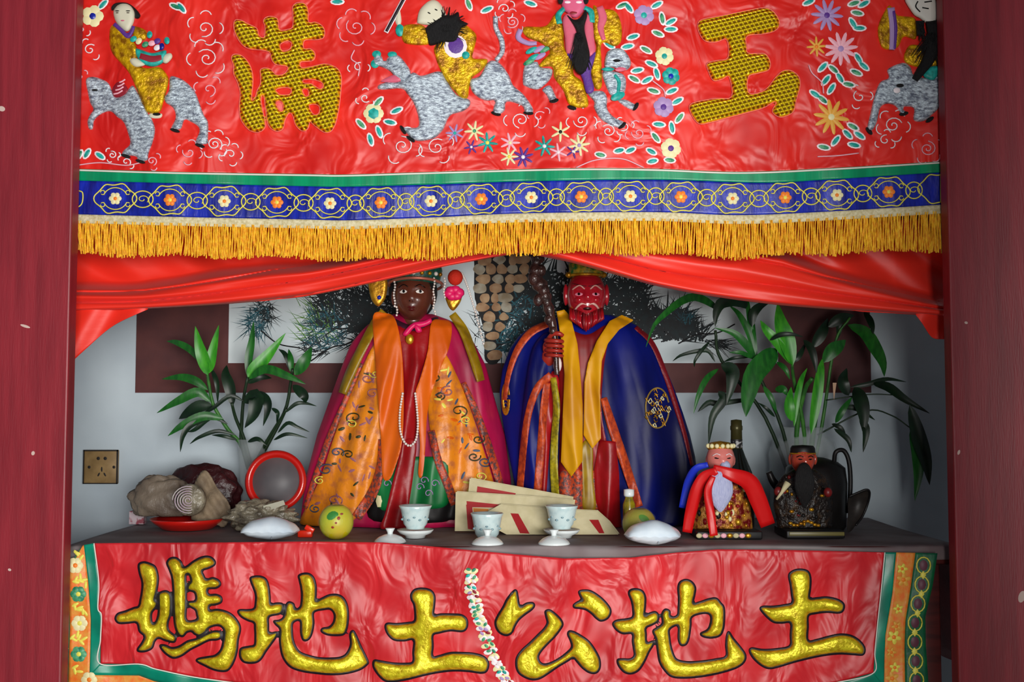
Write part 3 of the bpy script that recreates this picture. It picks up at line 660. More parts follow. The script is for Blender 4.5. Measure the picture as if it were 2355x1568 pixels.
for i, (x, y, R, d, tn, ar) in enumerate(((471, 65, 36, 1, 1.3, 5), (476, 134, 40, -1, 1.5, 5), (480, 206, 30, 1, 1, 3), (493, 331, 30, 1, 1.8, 6), (530, 355, 24, -1, 1, 5), (435, 350, 26, 1, 1, 4), (207, 114, 24, 1, 1.2, 2), (187, 66, 20, 1, 1, 3), (349, 370, 20, 1, 1.3, 3), (258, 356, 16, -1, 1.3, 3), (290, 372, 18, 1, 1, 2),
        (818, 62, 38, 1, 1.4, 6), (925, 335, 40, -1, 1.6, 4), (1004, 338, 36, 1, 1.4, 4), (1178, 50, 26, 1, 1.8, 5), (1160, 20, 22, -1, 1.2, 4), (1198, 276, 34, -1, 1.5, 4), (1240, 268, 24, 1, 1, 3), (1337, 278, 30, 1, 1.5, 4), (1399, 301, 28, -1, 1.5, 4), (1468, 306, 26, 1, 1.3, 4), (1435, 290, 20, 1, 1, 3), (2054, 288, 34, 1, 1.5, 5), (2133, 342, 32, -1, 1.8, 5), (1977, 222, 26, 1, 1.0, 3), (2036, 322, 22, 1, 1, 3), (185, 175, 16, 1, 0.8, 2), (825, 155, 22, 1, 0.8, 2), (840, 225, 20, -1, 1, 3))):
    cloud(x, y, R, d, tn, ar, [WTH, PTH][i % 3 == 2], i * 0.7)
for P_ in ([(1325, 385), (1370, 368), (1430, 365), (1480, 385)], [(175, 380), (230, 374), (290, 380), (330, 372)], [(1880, 360), (1925, 358), (1975, 352)], [(815, 115), (808, 135), (826, 150), (824, 175)], [(1860, 150), (1868, 168), (1890, 190), (1894, 215)], [(1500, 185), (1525, 205), (1530, 222)]):
    obj('stem_thread', ptube(P_, 0.0017, mb, 4, 0.003), PTH, bn)

# ================================================================== drawn-back curtain
LE = [(165, 713), (300, 711), (400, 706), (500, 700), (600, 692), (700, 682), (800, 662), (900, 640), (1000, 617), (1100, 598), (1170, 585), (1195, 580), (1220, 584), (1300, 599), (1400, 626), (1500, 655), (1600, 675), (1700, 690), (1800, 702), (1900, 710), (2000, 717), (2100, 723), (2170, 727)]
def curtain_half(x0, x1, nx, scx, scv, seed):
    xs = np.linspace(x0, x1, nx); ny = 130
    le = np.interp(xs, [p[0] for p in LE], [p[1] for p in LE])
    k = np.hanning(31); k /= k.sum(); le = np.convolve(np.pad(le, 15, mode='reflect', reflect_type='odd'), k, 'valid')
    sc = np.interp(xs, scx, scv)
    top = 505.0; s = np.linspace(0, 1, ny)[:, None] ** 0.85
    PY = top + (le - top)[None] * s; PX = xs[None] + 0 * PY
    q = (le[None] - PY) / sc[None]
    qq = q + 0.05 * nz(PX / 130.0, PY / 60.0, seed)
    mod = 0.5 + 0.5 * nz(PX / 240.0, PY / 90.0, seed + 7)
    bundle = 1 / (1 + np.exp((le[None] - PY - sc[None] + 2 - 8 * nz(PX / 120.0, PX / 300.0, seed + 3)) / 4.5))
    folds = np.abs(np.sin(qq * 2.3 * math.pi + 0.6 * np.sin(PX / 260.0 + seed))) ** 0.4 * np.clip(0.55 + 0.7 * mod, 0.35, 1.2)
    fine = 0.002 * np.sin(qq * 21 + PX / 120.0)
    plain = 0.007 * np.sin(PX / 24.0 + (le[None] - PY) / 18.0) + 0.010 * np.sin(PX / 61.0 - PY / 30.0)
    Y = 0.165 - bundle * (0.080 + 0.046 * folds + fine) + (1 - bundle) * plain
    Y = Y + 0.02 * np.exp(-((q) / 0.035) ** 2)
    V = at_arr(PX.ravel(), PY.ravel(), Y.ravel())
    return V, grid_faces(nx, ny)
cu = thing('altar_curtain', 'plain red satin curtain drawn up to both sides below the fringe', 'curtain', at(1180, 713, 0.04))
obj('curtain_panel', curtain_half(163, 1197, 300, [165, 330, 620, 1200], [55, 55, 72, 80], 1), CURT, cu, solid=0.002)
obj('curtain_panel', curtain_half(1194, 2172, 290, [1194, 1700, 1800, 1900, 2165], [80, 118, 110, 86, 34], 2), CURT, cu, solid=0.002)
def mcu(px, py, l): return at_arr(px, py, 0.07 + 0.008 * np.sin(np.asarray(px) / 17.0 + np.asarray(py) / 30.0) - np.asarray(l))
obj('curtain_tail', strip([(163, 705), (220, 705), (290, 704), (340, 704)], [(163, 834), (200, 800), (262, 748), (340, 711)], mcu, 30, 20), CURT, cu, solid=0.002)
obj('curtain_tail', strip([(2106, 718), (2130, 719), (2150, 720), (2172, 720)], [(2106, 724), (2122, 745), (2144, 776), (2172, 780)], mcu, 24, 16), CURT, cu, solid=0.002)
# hidden cord the curtain and the banner hang from
obj('curtain_rail', tube([at(160, 500, 0.188), at(1177, 500, 0.188), at(2175, 500, 0.188)], 0.006, 8), mat('rail_wood', (70, 40, 30), 0.6), cu)
# ================================================================== altar table and its embroidered front cloth
YT0, YT1 = 0.055, 0.715
TBX = 1.035
tb = thing('altar_table', 'long altar table under a dusty dark cloth', 'table', (0, 0.38, 0))
DCL = mat('dusty_dark_cloth', (138, 130, 130), 0.7, rgb2=(104, 86, 88), scale=7, bump=0.3, bscale=40)
MCL = mat('dark_maroon_cloth', (108, 26, 34), 0.7, rgb2=(70, 24, 30), scale=9, bump=0.4, bscale=30, bdist=0.006)
WOOD = mat('old_red_wood', (86, 28, 26), 0.5, rgb2=(60, 20, 20), scale=8, stretch=(1, 1, 8))
obj('table_top', box(-TBX + 0.01, TBX - 0.01, YT0, YT1, ZT - 0.045, ZT - 0.003, 0.004), WOOD, tb)
for sx in (-1, 1):
    for y in (YT0 + 0.05, YT1 - 0.05):
        obj('leg', box(sx * (TBX - 0.07) - 0.035, sx * (TBX - 0.07) + 0.035, y - 0.035, y + 0.035, 0, ZT - 0.045, 0.004), WOOD, tb)
obj('apron', box(-TBX + 0.05, TBX - 0.05, YT0 + 0.02, YT0 + 0.045, ZT - 0.20, ZT - 0.045, 0.003), WOOD, tb)
# table cover: top sheet rolling over the front edge and hanging at both sides
nx, ny = 120, 40
prof = [(YT1 - 0.005, 0.0), (0.5, 0.0), (0.3, 0.0), (0.12, 0.0), (YT0 + 0.012, -0.0005), (YT0 - 0.001, -0.006), (YT0 - 0.004, -0.02), (YT0 - 0.004, -0.034)]
pr = cat(np.array(prof), 26)
xs = np.linspace(-TBX, TBX, nx)
V = []
for k, (y, z) in enumerate(pr):
    for x in xs:
        zz = ZT + z + (0.0012 * math.sin(x * 13 + y * 9) if z > -0.004 else 0.006 * math.sin(x * 4.5 + 2.2) * min(1, -z / 0.034))
        V.append((x, y + (0.002 * math.sin(x * 21) if z < -0.004 else 0), zz - 0.0015))
obj('table_cover', (V, grid_faces(nx, len(pr))), DCL, tb, solid=0.002)
for sx in (-1, 1):
    V = []
    ys = np.linspace(YT0, YT1 - 0.01, 30); zs = np.linspace(0, -0.28, 12)
    for z in zs:
        for y in ys:
            V.append((sx * (TBX + 0.002 + 0.012 * abs(math.sin(y * 17)) * (-z / 0.28) + 0.008 * min(1, -z * 12)), y, ZT - 0.003 + z))
    obj('side_drop', (V, grid_faces(30, 12)), MCL, tb, solid=0.002)

# ------------------------------------------------------------------ frontal
def wf(px, py):
    px = np.asarray(px, float); py = np.asarray(py, float)
    d = np.abs(px - 1177) / 1000.0; s = np.sign(px - 1177)
    return (0.0065 * nz(px / 70.0 + py / 160.0 * s, py / 160.0 - px / 300.0 * s, 21) + 0.004 * nz((px + (py - 1250) * s * 0.9) / 26.0, py / 150.0, 22) + 0.002 * np.sin(px / 15.0 + py / 70.0)) * np.clip((py - 1235) / 60.0, 0.15, 1)
def mf(px, py, l): return at_arr(px, py, 0.027 + wf(px, py) - np.asarray(l))
fr = thing('altar_frontal', 'red satin altar front cloth with six large gold characters and patterned borders', 'altar cloth', at(1160, 1640, 0.027))
FT = [(190, 1250), (330, 1248), (520, 1247), (700, 1245), (880, 1247), (1000, 1257), (1180, 1274), (1300, 1284), (1450, 1282), (1560, 1270), (1650, 1263), (1800, 1264), (2000, 1269), (2158, 1272)]
PLl = [(216, 1249), (227, 1338), (225, 1398), (233, 1415), (231, 1470), (230, 1526)]
PRr = [(2035, 1270), (2027, 1355), (2019, 1428), (2012, 1500), (2009, 1547)]
BOT = [(230, 1526), (320, 1527), (365, 1540), (480, 1562), (700, 1585), (1100, 1600), (1500, 1600), (1800, 1590), (1930, 1568), (2009, 1547)]
BOT2 = [(206, 1552), (320, 1553), (355, 1566), (470, 1588), (700, 1612), (1100, 1627), (1500, 1627), (1800, 1617), (1940, 1596), (2033, 1576)]
ftop = [p for p in FT if 216 < p[0] < 2035]
ftop = [(216, 1249)] + ftop + [(2035, 1270)]
def rs(P, n): 
    P = np.array(P, float); t = np.concatenate([[0], np.cumsum(np.linalg.norm(np.diff(P, axis=0), axis=1))]); t /= t[-1]
    return np.stack([np.interp(np.linspace(0, 1, n), t, P[:, k]) for k in (0, 1)], 1)
def coons(top, bot, lef, rig, nx, ny, mapf, lift=0.0):
    T = rs(top, nx); B = rs(bot, nx); Lf = rs(lef, ny); R = rs(rig, ny)
    u = np.linspace(0, 1, nx)[None, :, None]; v = np.linspace(0, 1, ny)[:, None, None]
    G = (1 - v) * T[None] + v * B[None] + (1 - u) * Lf[:, None] + u * R[:, None] - ((1 - u) * (1 - v) * T[0] + u * (1 - v) * T[-1] + (1 - u) * v * B[0] + u * v * B[-1])
    G = G.reshape(-1, 2)
    return mapf(G[:, 0], G[:, 1], np.zeros(len(G)) + lift), grid_faces(nx, ny)
obj('red_panel', coons(ftop, BOT, PLl, PRr, 300, 60, mf), REDF, fr, solid=0.0015)
EG = [(193, 1253), (203, 1338), (209, 1424), (208, 1490), (206, 1552)]
EO = [(190, 1255), (156, 1316), (159, 1381), (161, 1445), (158, 1532), (156, 1600)]
EX = [(184, 1262), (149, 1316), (145, 1370), (139, 1467), (132, 1553), (128, 1600)]
ORB = mat('orange_brocade', (232, 112, 40), 0.45, rgb2=(222, 150, 60), scale=70, bump=0.4, bscale=120)
GRB = mat('green_brocade', (10, 104, 60), 0.45, rgb2=(18, 84, 60), scale=60, bump=0.4, bscale=120)
def vband(name, A, B, m, lift, ny=60, nx=8):
    a = rs(A, ny); b = rs(B, ny); u = np.linspace(0, 1, nx)[None, :, None]
    G = (a[:, None] * (1 - u) + b[:, None] * u).reshape(-1, 2)
    return obj(name, (mf(G[:, 0], G[:, 1], np.zeros(len(G)) + lift), grid_faces(nx, ny)), m, fr, solid=0.0012)
vband('teal_border', EG, PLl[:-1] + [(231, 1552)], TEALR, 0.0025)
vband('orange_border', EO, EG[:-1] + [(206, 1600)], ORB, 0.002)
vband('green_border', EX, EO, GRB, 0.0012)
GR_ = [(2061, 1270), (2052, 1365), (2036, 1460), (2034, 1510), (2033, 1576)]
OR_ = [(2105, 1271), (2095, 1345), (2082, 1428), (2080, 1491), (2082, 1600)]
XR_ = [(2156, 1272), (2145, 1345), (2128, 1418), (2129, 1480), (2137, 1600)]
vband('teal_border', PRr + [(2006, 1576)], GR_, TEALR, 0.0025)
vband('orange_border', GR_ + [(2033, 1600)], OR_, ORB, 0.002)
vband('green_border', OR_, XR_, GRB, 0.0012)
obj('teal_border', strip(BOT, BOT2, mf, 200, 5, 0.0028, lin=True), TEALR, fr, solid=0.0012)
obj('orange_border', strip([(x, y - 2) for x, y in BOT2], [(x, y + 46) for x, y in BOT2], mf, 200, 7, 0.002, lin=True), ORB, fr, solid=0.0012)
obj('piping', ptube(PLl + BOT[1:-1] + PRr[::-1], 0.0016, mf, 4, 0.004, 200, smooth=True), WHITEP, fr)
# border ornaments
for x, y, m, c in ((173, 1300, CRTH, ORTH), (180, 1366, GREENT, YTH), (183, 1433, CRTH, YTH), (181, 1504, GREENT, YTH), (205, 1563, CRTH, ORTH)):
    flow(x, y, 19, 6, m, c, fr, mf, 'border_flower', 0.004, 0.5)
for x, y in ((178, 1332), (176, 1396), (190, 1404), (172, 1464), (188, 1470), (176, 1540), (192, 1338), (180, 1275)):
    for k in range(3): obj('border_leaf', dome(x + 7 * math.cos(k * 2.1 + x), y + 7 * math.sin(k * 2.1 + y), 9, 3.6, k * 1.3 + x, mf, 0.004, 0.0018, 8), YTH, fr)
for i, (x, y) in enumerate(((2075, 1308), (2078, 1333), (2066, 1400), (2062, 1440), (2056, 1465), (2050, 1500), (2058, 1535), (2052, 1560))):
    flow(x, y, [13, 17, 12][i % 3], 5, [YTH, GLDF][i % 2], ORTH, fr, mf, 'border_flower', 0.004, 0.3, rot=i)
def chain(xa, n):
    for k in range(n):
        y = 1300 + k * 44; x = np.interp(y, xa[0], xa[1]); a = np.linspace(0, 2 * P2, 14)
        o = obj('chain_oval', ptube(list(zip(x + 16 * np.cos(a), y + 19 * np.sin(a))), 0.0019, mf, 4, 0.003, smooth=False), YTH, fr)
        obj('chain_heart', dome(x, y, 10, 13, 0, mf, 0.0025, 0.002, 8), mat('plum_thread', (96, 50, 66), 0.5), o)
        obj('chain_diamond', dome(x - 1, y + 22, 7, 10, 0, mf, 0.003, 0.002, 4), YTH, o)
chain(([1300, 1345, 1418, 1480, 1600], [2124, 2120, 2105, 2104, 2110]), 7)
for k in range(12):
    y = 1372 + k * 17; x = np.interp(y, [1372, 1467, 1553], [150, 148, 143])
    obj('border_leaf', dome(x + 4 * math.sin(k), y, 9, 3.6, k * 0.9, mf, 0.003, 0.002, 8), [YTH, YTH, LIL][k % 3], fr)
# garland of small flowers down the middle
GP = cat(np.array([(1083, 1312), (1084, 1352), (1092, 1385), (1098, 1410), (1110, 1440), (1122, 1478), (1140, 1520), (1160, 1556), (1175, 1590)]), 26)
r = random.Random(4)
cols = [TEAL, GREENT, CRTH, WTH, BLUE, LIL, MAROON]
for k, (x, y) in enumerate(GP):
    for s in (-1, 1):
        m = cols[r.choice([0, 1, 1, 2, 3, 3])] if k % 9 not in (4, 5) else cols[r.choice([5, 6, 3])]
        o = obj('garland_petal', dome(x + s * r.uniform(5, 9), y + r.uniform(-4, 4), 10, 6, r.uniform(-1, 1), mf, 0.002, 0.002, 8), [CRTH, WTH][k % 2], fr)
        obj('petal_heart', dome(x + s * r.uniform(5, 8), y + r.uniform(-3, 3), 6, 3.6, r.uniform(-1, 1), mf, 0.004, 0.0015, 7), m, o)
# six gold characters
CH = {
 'ma': ((250, 1260, 5.226), [[(360, 200), (420, 170), (500, 190), (560, 230), (590, 330), (590, 420), (570, 540), (550, 620), (580, 660), (560, 720), (520, 770), (510, 830), (520, 900), (545, 910), (580, 860), (600, 760), (600, 650), (600, 560), (640, 525), (700, 520), (740, 560), (750, 650), (740, 800), (710, 900), (720, 990), (800, 1060), (800, 1110), (770, 1130), (680, 1110), (600, 1080), (550, 1120), (520, 1200), (440, 1240), (360, 1240), (350, 1210), (400, 1140), (430, 1060), (370, 1000), (350, 920), (320, 890), (220, 900), (120, 900), (80, 850), (110, 790), (200, 760), (300, 720), (360, 700), (380, 620), (400, 500), (400, 400), (370, 300)],
   [(700, 180), (740, 125), (810, 120), (870, 170), (890, 230), (940, 220), (1020, 160), (1120, 110), (1210, 105), (1270, 150), (1270, 200), (1200, 240), (1120, 270), (1140, 330), (1170, 380), (1250, 360), (1320, 390), (1340, 440), (1290, 480), (1190, 490), (1200, 560), (1290, 560), (1350, 590), (1350, 650), (1280, 680), (1210, 690), (1210, 750), (1300, 740), (1400, 760), (1490, 810), (1560, 900), (1580, 980), (1555, 1100), (1540, 1240), (1500, 1370), (1440, 1460), (1370, 1480), (1260, 1460), (1150, 1410), (1060, 1360), (1080, 1330), (1180, 1310), (1280, 1290), (1350, 1220), (1380, 1100), (1390, 1000), (1350, 940), (1280, 930), (1200, 960), (1160, 1010), (1090, 1050), (1030, 1030), (1000, 1000), (940, 1010), (890, 1060), (840, 1040), (810, 980), (790, 880), (780, 700), (775, 500), (760, 350), (730, 260)],
   [(925, 330), (970, 320), (990, 400), (960, 440), (950, 500), (1030, 530), (1050, 600), (1030, 640), (960, 650), (960, 690), (1040, 740), (1060, 800), (1060, 860), (935, 870), (930, 700), (930, 500)],
   [(620, 1170), (680, 1170), (760, 1200), (850, 1180), (950, 1120), (1060, 1090), (1180, 1030), (1270, 1000), (1340, 1010), (1350, 1070), (1300, 1100), (1200, 1110), (1080, 1170), (980, 1220), (880, 1290), (780, 1320), (700, 1280), (640, 1220)]]),
 'di': ((540, 1300, 5.85), [[(210, 180), (260, 150), (350, 150), (420, 190), (455, 290), (470, 420), (480, 520), (560, 510), (640, 520), (645, 600), (600, 650), (500, 670), (450, 700), (450, 800), (460, 910), (560, 900), (560, 950), (500, 1040), (420, 1150), (340, 1270), (250, 1310), (130, 1300), (75, 1240), (70, 1150), (100, 1110), (200, 1090), (265, 1070), (275, 950), (270, 850), (260, 770), (180, 740), (90, 690), (45, 630), (70, 600), (170, 600), (260, 580), (280, 490), (280, 390), (250, 300)],
   [(690, 540), (730, 495), (790, 520), (810, 590), (880, 560), (900, 450), (895, 320), (870, 200), (860, 140), (920, 110), (1000, 115), (1060, 170), (1090, 280), (1090, 400), (1090, 480), (1160, 450), (1270, 400), (1380, 395), (1460, 440), (1510, 540), (1525, 680), (1510, 830), (1470, 920), (1380, 940), (1250, 930), (1170, 890), (1180, 850), (1270, 830), (1330, 760), (1340, 660), (1290, 590), (1200, 590), (1060, 630), (1060, 780), (1030, 930), (980, 1000), (920, 1000), (890, 900), (880, 740), (780, 770), (770, 880), (780, 990), (820, 1100), (880, 1170), (980, 1210), (1130, 1245), (1300, 1250), (1430, 1235), (1510, 1180), (1560, 1060), (1550, 930), (1590, 880), (1640, 960), (1690, 1080), (1750, 1200), (1790, 1290), (1780, 1330), (1680, 1400), (1500, 1450), (1300, 1465), (1100, 1450), (900, 1420), (760, 1370), (680, 1290), (630, 1180), (605, 1000), (610, 860), (550, 790), (530, 750), (600, 740), (660, 690)]]),
 'tu': ((850, 1290, 5.64), [[(540, 430), (590, 370), (690, 355), (790, 380), (840, 450), (840, 560), (830, 700), (920, 690), (1060, 690), (1190, 700), (1260, 760), (1260, 860), (1200, 910), (1050, 900), (900, 930), (820, 960), (820, 1100), (815, 1240), (900, 1230), (1050, 1190), (1200, 1190), (1350, 1200), (1480, 1240), (1540, 1320), (1520, 1420), (1450, 1450), (1300, 1430), (1100, 1420), (900, 1440), (700, 1480), (500, 1530), (320, 1560), (200, 1550), (110, 1470), (50, 1370), (60, 1290), (150, 1300), (300, 1325), (450, 1330), (560, 1310), (565, 1180), (570, 1020), (450, 1030), (320, 1020), (240, 950), (205, 860), (230, 810), (350, 815), (500, 800), (580, 780), (590, 680), (575, 560), (545, 500)]]),
 'gong': ((1130, 1330, 6.587), [[(340, 190), (380, 190), (400, 280), (420, 400), (450, 430), (530, 380), (620, 370), (650, 410), (610, 470), (500, 550), (410, 630), (350, 730), (310, 820), (230, 860), (140, 830), (80, 760), (60, 660), (100, 560), (180, 430), (240, 310)],
   [(1330, 200), (1400, 180), (1500, 190), (1620, 260), (1730, 360), (1800, 460), (1800, 540), (1750, 610), (1660, 640), (1590, 600), (1520, 530), (1430, 470), (1340, 450), (1260, 440), (1250, 400), (1320, 350), (1380, 330), (1350, 270)],
   [(820, 500), (880, 480), (960, 530), (1050, 620), (1080, 700), (1030, 790), (950, 890), (860, 980), (760, 1090), (710, 1180), (730, 1260), (800, 1300), (920, 1270), (1060, 1190), (1180, 1090), (1220, 1030), (1200, 940), (1160, 850), (1180, 800), (1250, 810), (1360, 870), (1480, 960), (1580, 1100), (1640, 1230), (1640, 1360), (1580, 1430), (1480, 1420), (1380, 1350), (1300, 1260), (1240, 1200), (1150, 1250), (1000, 1340), (870, 1430), (740, 1510), (620, 1530), (500, 1490), (410, 1420), (375, 1310), (390, 1190), (470, 1080), (590, 970), (700, 860), (800, 760), (850, 670), (830, 580)]]),
 'di2': ((1400, 1310, 6.08), [[(280, 330), (310, 280), (390, 270), (470, 300), (510, 380), (510, 500), (500, 640), (570, 610), (650, 590), (695, 640), (680, 720), (600, 770), (520, 810), (520, 900), (530, 1020), (620, 1000), (620, 1050), (560, 1150), (500, 1280), (420, 1400), (320, 1450), (220, 1430), (140, 1340), (125, 1260), (200, 1250), (300, 1250), (360, 1200), (350, 1100), (335, 1000), (330, 890), (200, 890), (110, 840), (60, 760), (110, 710), (250, 690), (335, 660), (340, 560), (320, 440)],
   [(745, 620), (790, 555), (850, 580), (860, 660), (960, 640), (975, 520), (980, 400), (970, 250), (1000, 170), (1080, 140), (1160, 170), (1210, 250), (1200, 350), (1180, 470), (1280, 450), (1400, 410), (1500, 400), (1560, 460), (1610, 530), (1615, 680), (1600, 830), (1550, 920), (1430, 950), (1320, 930), (1290, 890), (1380, 840), (1420, 760), (1430, 660), (1390, 610), (1290, 610), (1160, 660), (1145, 780), (1120, 950), (1080, 1040), (1010, 1050), (975, 960), (970, 780), (850, 830), (850, 950), (870, 1080), (910, 1200), (960, 1260), (1100, 1290), (1300, 1280), (1500, 1250), (1640, 1210), (1640, 1060), (1650, 930), (1680, 870), (1740, 960), (1830, 1070), (1910, 1190), (1890, 1290), (1780, 1370), (1560, 1440), (1300, 1490), (1050, 1510), (880, 1490), (780, 1400), (710, 1280), (680, 1100), (660, 960), (620, 860), (680, 810), (750, 750)]]),
 'tu2': ((1710, 1290, 5.64), [[(590, 180), (660, 120), (760, 110), (840, 140), (870, 230), (865, 360), (855, 480), (950, 480), (1080, 470), (1220, 500), (1300, 560), (1290, 640), (1230, 670), (1080, 660), (920, 680), (840, 710), (835, 850), (835, 1030), (950, 1020), (1100, 980), (1260, 950), (1400, 970), (1510, 1040), (1570, 1130), (1550, 1210), (1440, 1210), (1250, 1200), (1050, 1220), (850, 1260), (650, 1310), (450, 1370), (330, 1390), (230, 1350), (130, 1260), (80, 1170), (110, 1130), (250, 1150), (430, 1140), (600, 1100), (610, 960), (610, 800), (500, 800), (390, 790), (290, 710), (220, 620), (260, 590), (380, 590), (530, 570), (630, 540), (625, 430), (610, 310)]]),
}
for k_, (sc, polys) in CH.items():
    pp = [crop(p, *sc) for p in polys]
    o = obj('gold_character', puff(pp, mf, 3.0, 0.017, 13, lift=0.002, outset=-2.2), LAME, fr)
    obj('character_outline', puff(pp, mf, 3.0, 0.003, 3, lift=0.001, outset=2.4), BLACKP, o)
# ================================================================== deity statues
class Body:
    """draped figure: elliptical trunk given by px rows (y, xl, xr); F is its front surface depth"""
    def __init__(s, rows, Yc, kd=0.5, fold=0.0, seed=0):
        s.rows = np.array(rows, float); s.Yc = Yc; s.kd = kd; s.fold = fold; s.seed = seed
    def row(s, py):
        R = s.rows
        return np.interp(py, R[:, 0], R[:, 1]), np.interp(py, R[:, 0], R[:, 2])
    def F(s, px, py):
        a, b = s.row(py); c = (a + b) / 2; h = (b - a) / 2
        t = np.clip((px - c) / h, -1, 1)
        hd = np.minimum(h * mpp(s.Yc) * s.kd, 0.115)
        return s.Yc - hd * np.sqrt(1 - t * t * 0.98) + s.fold * (np.sin(t * 15 + s.seed + py / 90.0) + 0.6 * np.abs(np.sin(t * 13 + 1 + s.seed - py / 140.0)) + 0.35 * np.sin(t * 37 + py / 50.0)) * np.clip((py - s.rows[0, 0]) / 150.0, 0.1, 1)
    def map(s, px, py, l):
        px = np.asarray(px, float); py = np.asarray(py, float)
        V = at_arr(px, py, s.F(px, py) - np.asarray(l)); V[..., 2] = np.maximum(V[..., 2], ZT + 0.002)
        return V
    def mesh(s, n=64, m=40):
        ys = np.linspace(s.rows[0, 0], s.rows[-1, 0], m); V = []
        for y in ys:
            a, b = s.row(y); c = (a + b) / 2; h = (b - a) / 2; hd = min(h * mpp(s.Yc) * s.kd, 0.115)
            for i in range(n):
                th = 2 * P2 * i / n; px = c + h * math.cos(th) * 0.995
                Y = float(s.F(px, y)) if math.sin(th) > 0 else s.Yc - hd * math.sin(th)
                V.append(at(px, y, Y))
        F = grid_faces(n, m, True); F.append(tuple(range(n - 1, -1, -1))); F.append(tuple(range((m - 1) * n, m * n)))
        return V, F
def head_mesh(cx, cy, hw, hh, Yc, ry=None, nose=0.22, n=40, m=32, jaw=0.8):
    """carved head: returns verts/faces and a map from face coords (a,b) in -1..1 to the front surface"""
    k = mpp(Yc); rx = hw * k; rz = hh * k; ry = ry or rx * 1.05
    C = at(cx, cy, Yc)
    def prof(b): return np.where(b < 0, 1 - (1 - jaw) * (-b) ** 1.5, 1.0)
    def rel(a, b):
        g = lambda x0, y0, sx, sy: np.exp(-((a - x0) / sx) ** 2 - ((b - y0) / sy) ** 2)
        return (nose * (g(0, -0.12, 0.13, 0.10) + 0.55 * g(0, 0.08, 0.10, 0.2)) - 0.10 * (g(-0.4, 0.14, 0.22, 0.12) + g(0.4, 0.14, 0.22, 0.12))
                + 0.07 * (g(-0.42, 0.34, 0.26, 0.08) + g(0.42, 0.34, 0.26, 0.08)) + 0.10 * (g(-0.5, -0.22, 0.24, 0.2) + g(0.5, -0.22, 0.24, 0.2))
                + 0.10 * g(0, -0.47, 0.24, 0.07) + 0.06 * g(0, -0.56, 0.2, 0.05) - 0.05 * g(0, -0.515, 0.22, 0.02) + 0.12 * g(0, -0.82, 0.28, 0.14))
    V = []
    for j in range(m):
        ph = -P2 / 2 + P2 * j / (m - 1); b = math.sin(ph); cr = math.cos(ph) ** 0.8 if abs(ph) < P2 / 2 - 1e-6 else 0.0
        for i in range(n):
            th = 2 * P2 * i / n; a = cr * math.cos(th) * prof(np.array(b)); f = cr * math.sin(th)
            d = float(rel(np.array(a), np.array(b))) * max(0, f) ** 0.6 if f > 0 else 0
            V.append((C[0] + rx * a, C[1] - ry * f - ry * d, C[2] + rz * b))
    def fm(a, b, l=0.0):
        a = np.asarray(a, float); b = np.asarray(b, float)
        c2 = np.sqrt(np.clip(1 - b * b, 0, 1)) ** 0.8 ; t = np.clip(a / (c2 * prof(b) + 1e-6), -0.98, 0.98)
        f = c2 * np.sqrt(1 - t * t)
        Y = C[1] - ry * f - ry * rel(a, b) * f ** 0.6 - l
        return np.stack([C[0] + rx * a, Y, C[2] + rz * b], -1)
    return (V, grid_faces(n, m, True)), fm, (rx, ry, rz, C)
def fdome(fm, a, b, ra, rb, ang=0, lift=0.0006, h=0.001, n=12):
    return dome(a, b, ra, rb, ang, lambda x, y, l: fm(x, y, l), lift, h, n)
def fline(fm, pts, r, lift=0.001):
    P = cat(np.array(pts, float), 14)
    return tube(fm(P[:, 0], P[:, 1], lift), r, 5)

# ------------------------------------------------------------------ goddess in the magenta cape
Yg = 0.53
MAG = mat('magenta_satin', (186, 18, 74), 0.42, rgb2=(140, 10, 56), scale=6, bump=0.25, bscale=14, bdist=0.02, stretch=(1.6, 1.6, 0.5), bdetail=1.5)
ORS = mat('orange_satin', (228, 104, 8), 0.45, rgb2=(206, 84, 4), scale=5, bump=0.25, bscale=14, bdist=0.008)
OBR = mat('orange_brocade_robe', (230, 136, 24), 0.42, rgb2=(168, 92, 60), scale=34, bump=0.5, bscale=22, bdist=0.01, ramp=(0.48, 0.72), detail=5)
REDC = mat('deep_red_silk', (166, 14, 22), 0.4, rgb2=(136, 8, 16), scale=8, bump=0.3, bscale=24, bdist=0.006)
OLV = mat('olive_gold_ribbon', (156, 126, 16), 0.4, rgb2=(130, 98, 10), scale=30)
DSK = mat('dark_wood_skin', (104, 52, 34), 0.34, rgb2=(84, 40, 28), scale=12, coat=0.3)
GSK = mat('green_skirt_silk', (6, 118, 56), 0.45, rgb2=(4, 92, 44), scale=10)
BLK = mat('black_lacquer', (12, 10, 11), 0.5)
GST = mat('gilt', (220, 164, 40), 0.32, metal=0.6, rgb2=(160, 104, 20), scale=60, bump=0.5, bscale=120)
PRL = mat('pearl', (232, 222, 214), 0.25, coat=0.5)
HPK = mat('hot_pink_silk', (222, 24, 96), 0.4, bump=0.3, bscale=60)
POM = mat('red_pompom', (206, 40, 16), 0.8, bump=0.8, bscale=200)
MIX = mat('sequin_trim', (196, 70, 30), 0.4, rgb2=(90, 60, 60), scale=110, bump=0.8, bscale=200, ramp=(0.4, 0.6))
g = thing('deity_statue', 'dark-faced goddess statue in a magenta cape and orange robe', 'statue', on_table(935, 1200))
B1 = Body([(722, 905, 995), (735, 862, 1032), (752, 838, 1068), (790, 806, 1092), (840, 786, 1118), (900, 764, 1134), (1000, 728, 1162), (1100, 702, 1176), (1160, 694, 1180), (1190, 690, 1176), (1214, 690, 1174)], Yg, 0.42, 0.0085, 1)
cp = B1.mesh()
cp = ([v if v[2] > ZT + 0.002 else np.array([v[0], v[1], ZT + 0.002]) for v in cp[0]], cp[1])
obj('cape', cp, MAG, g)
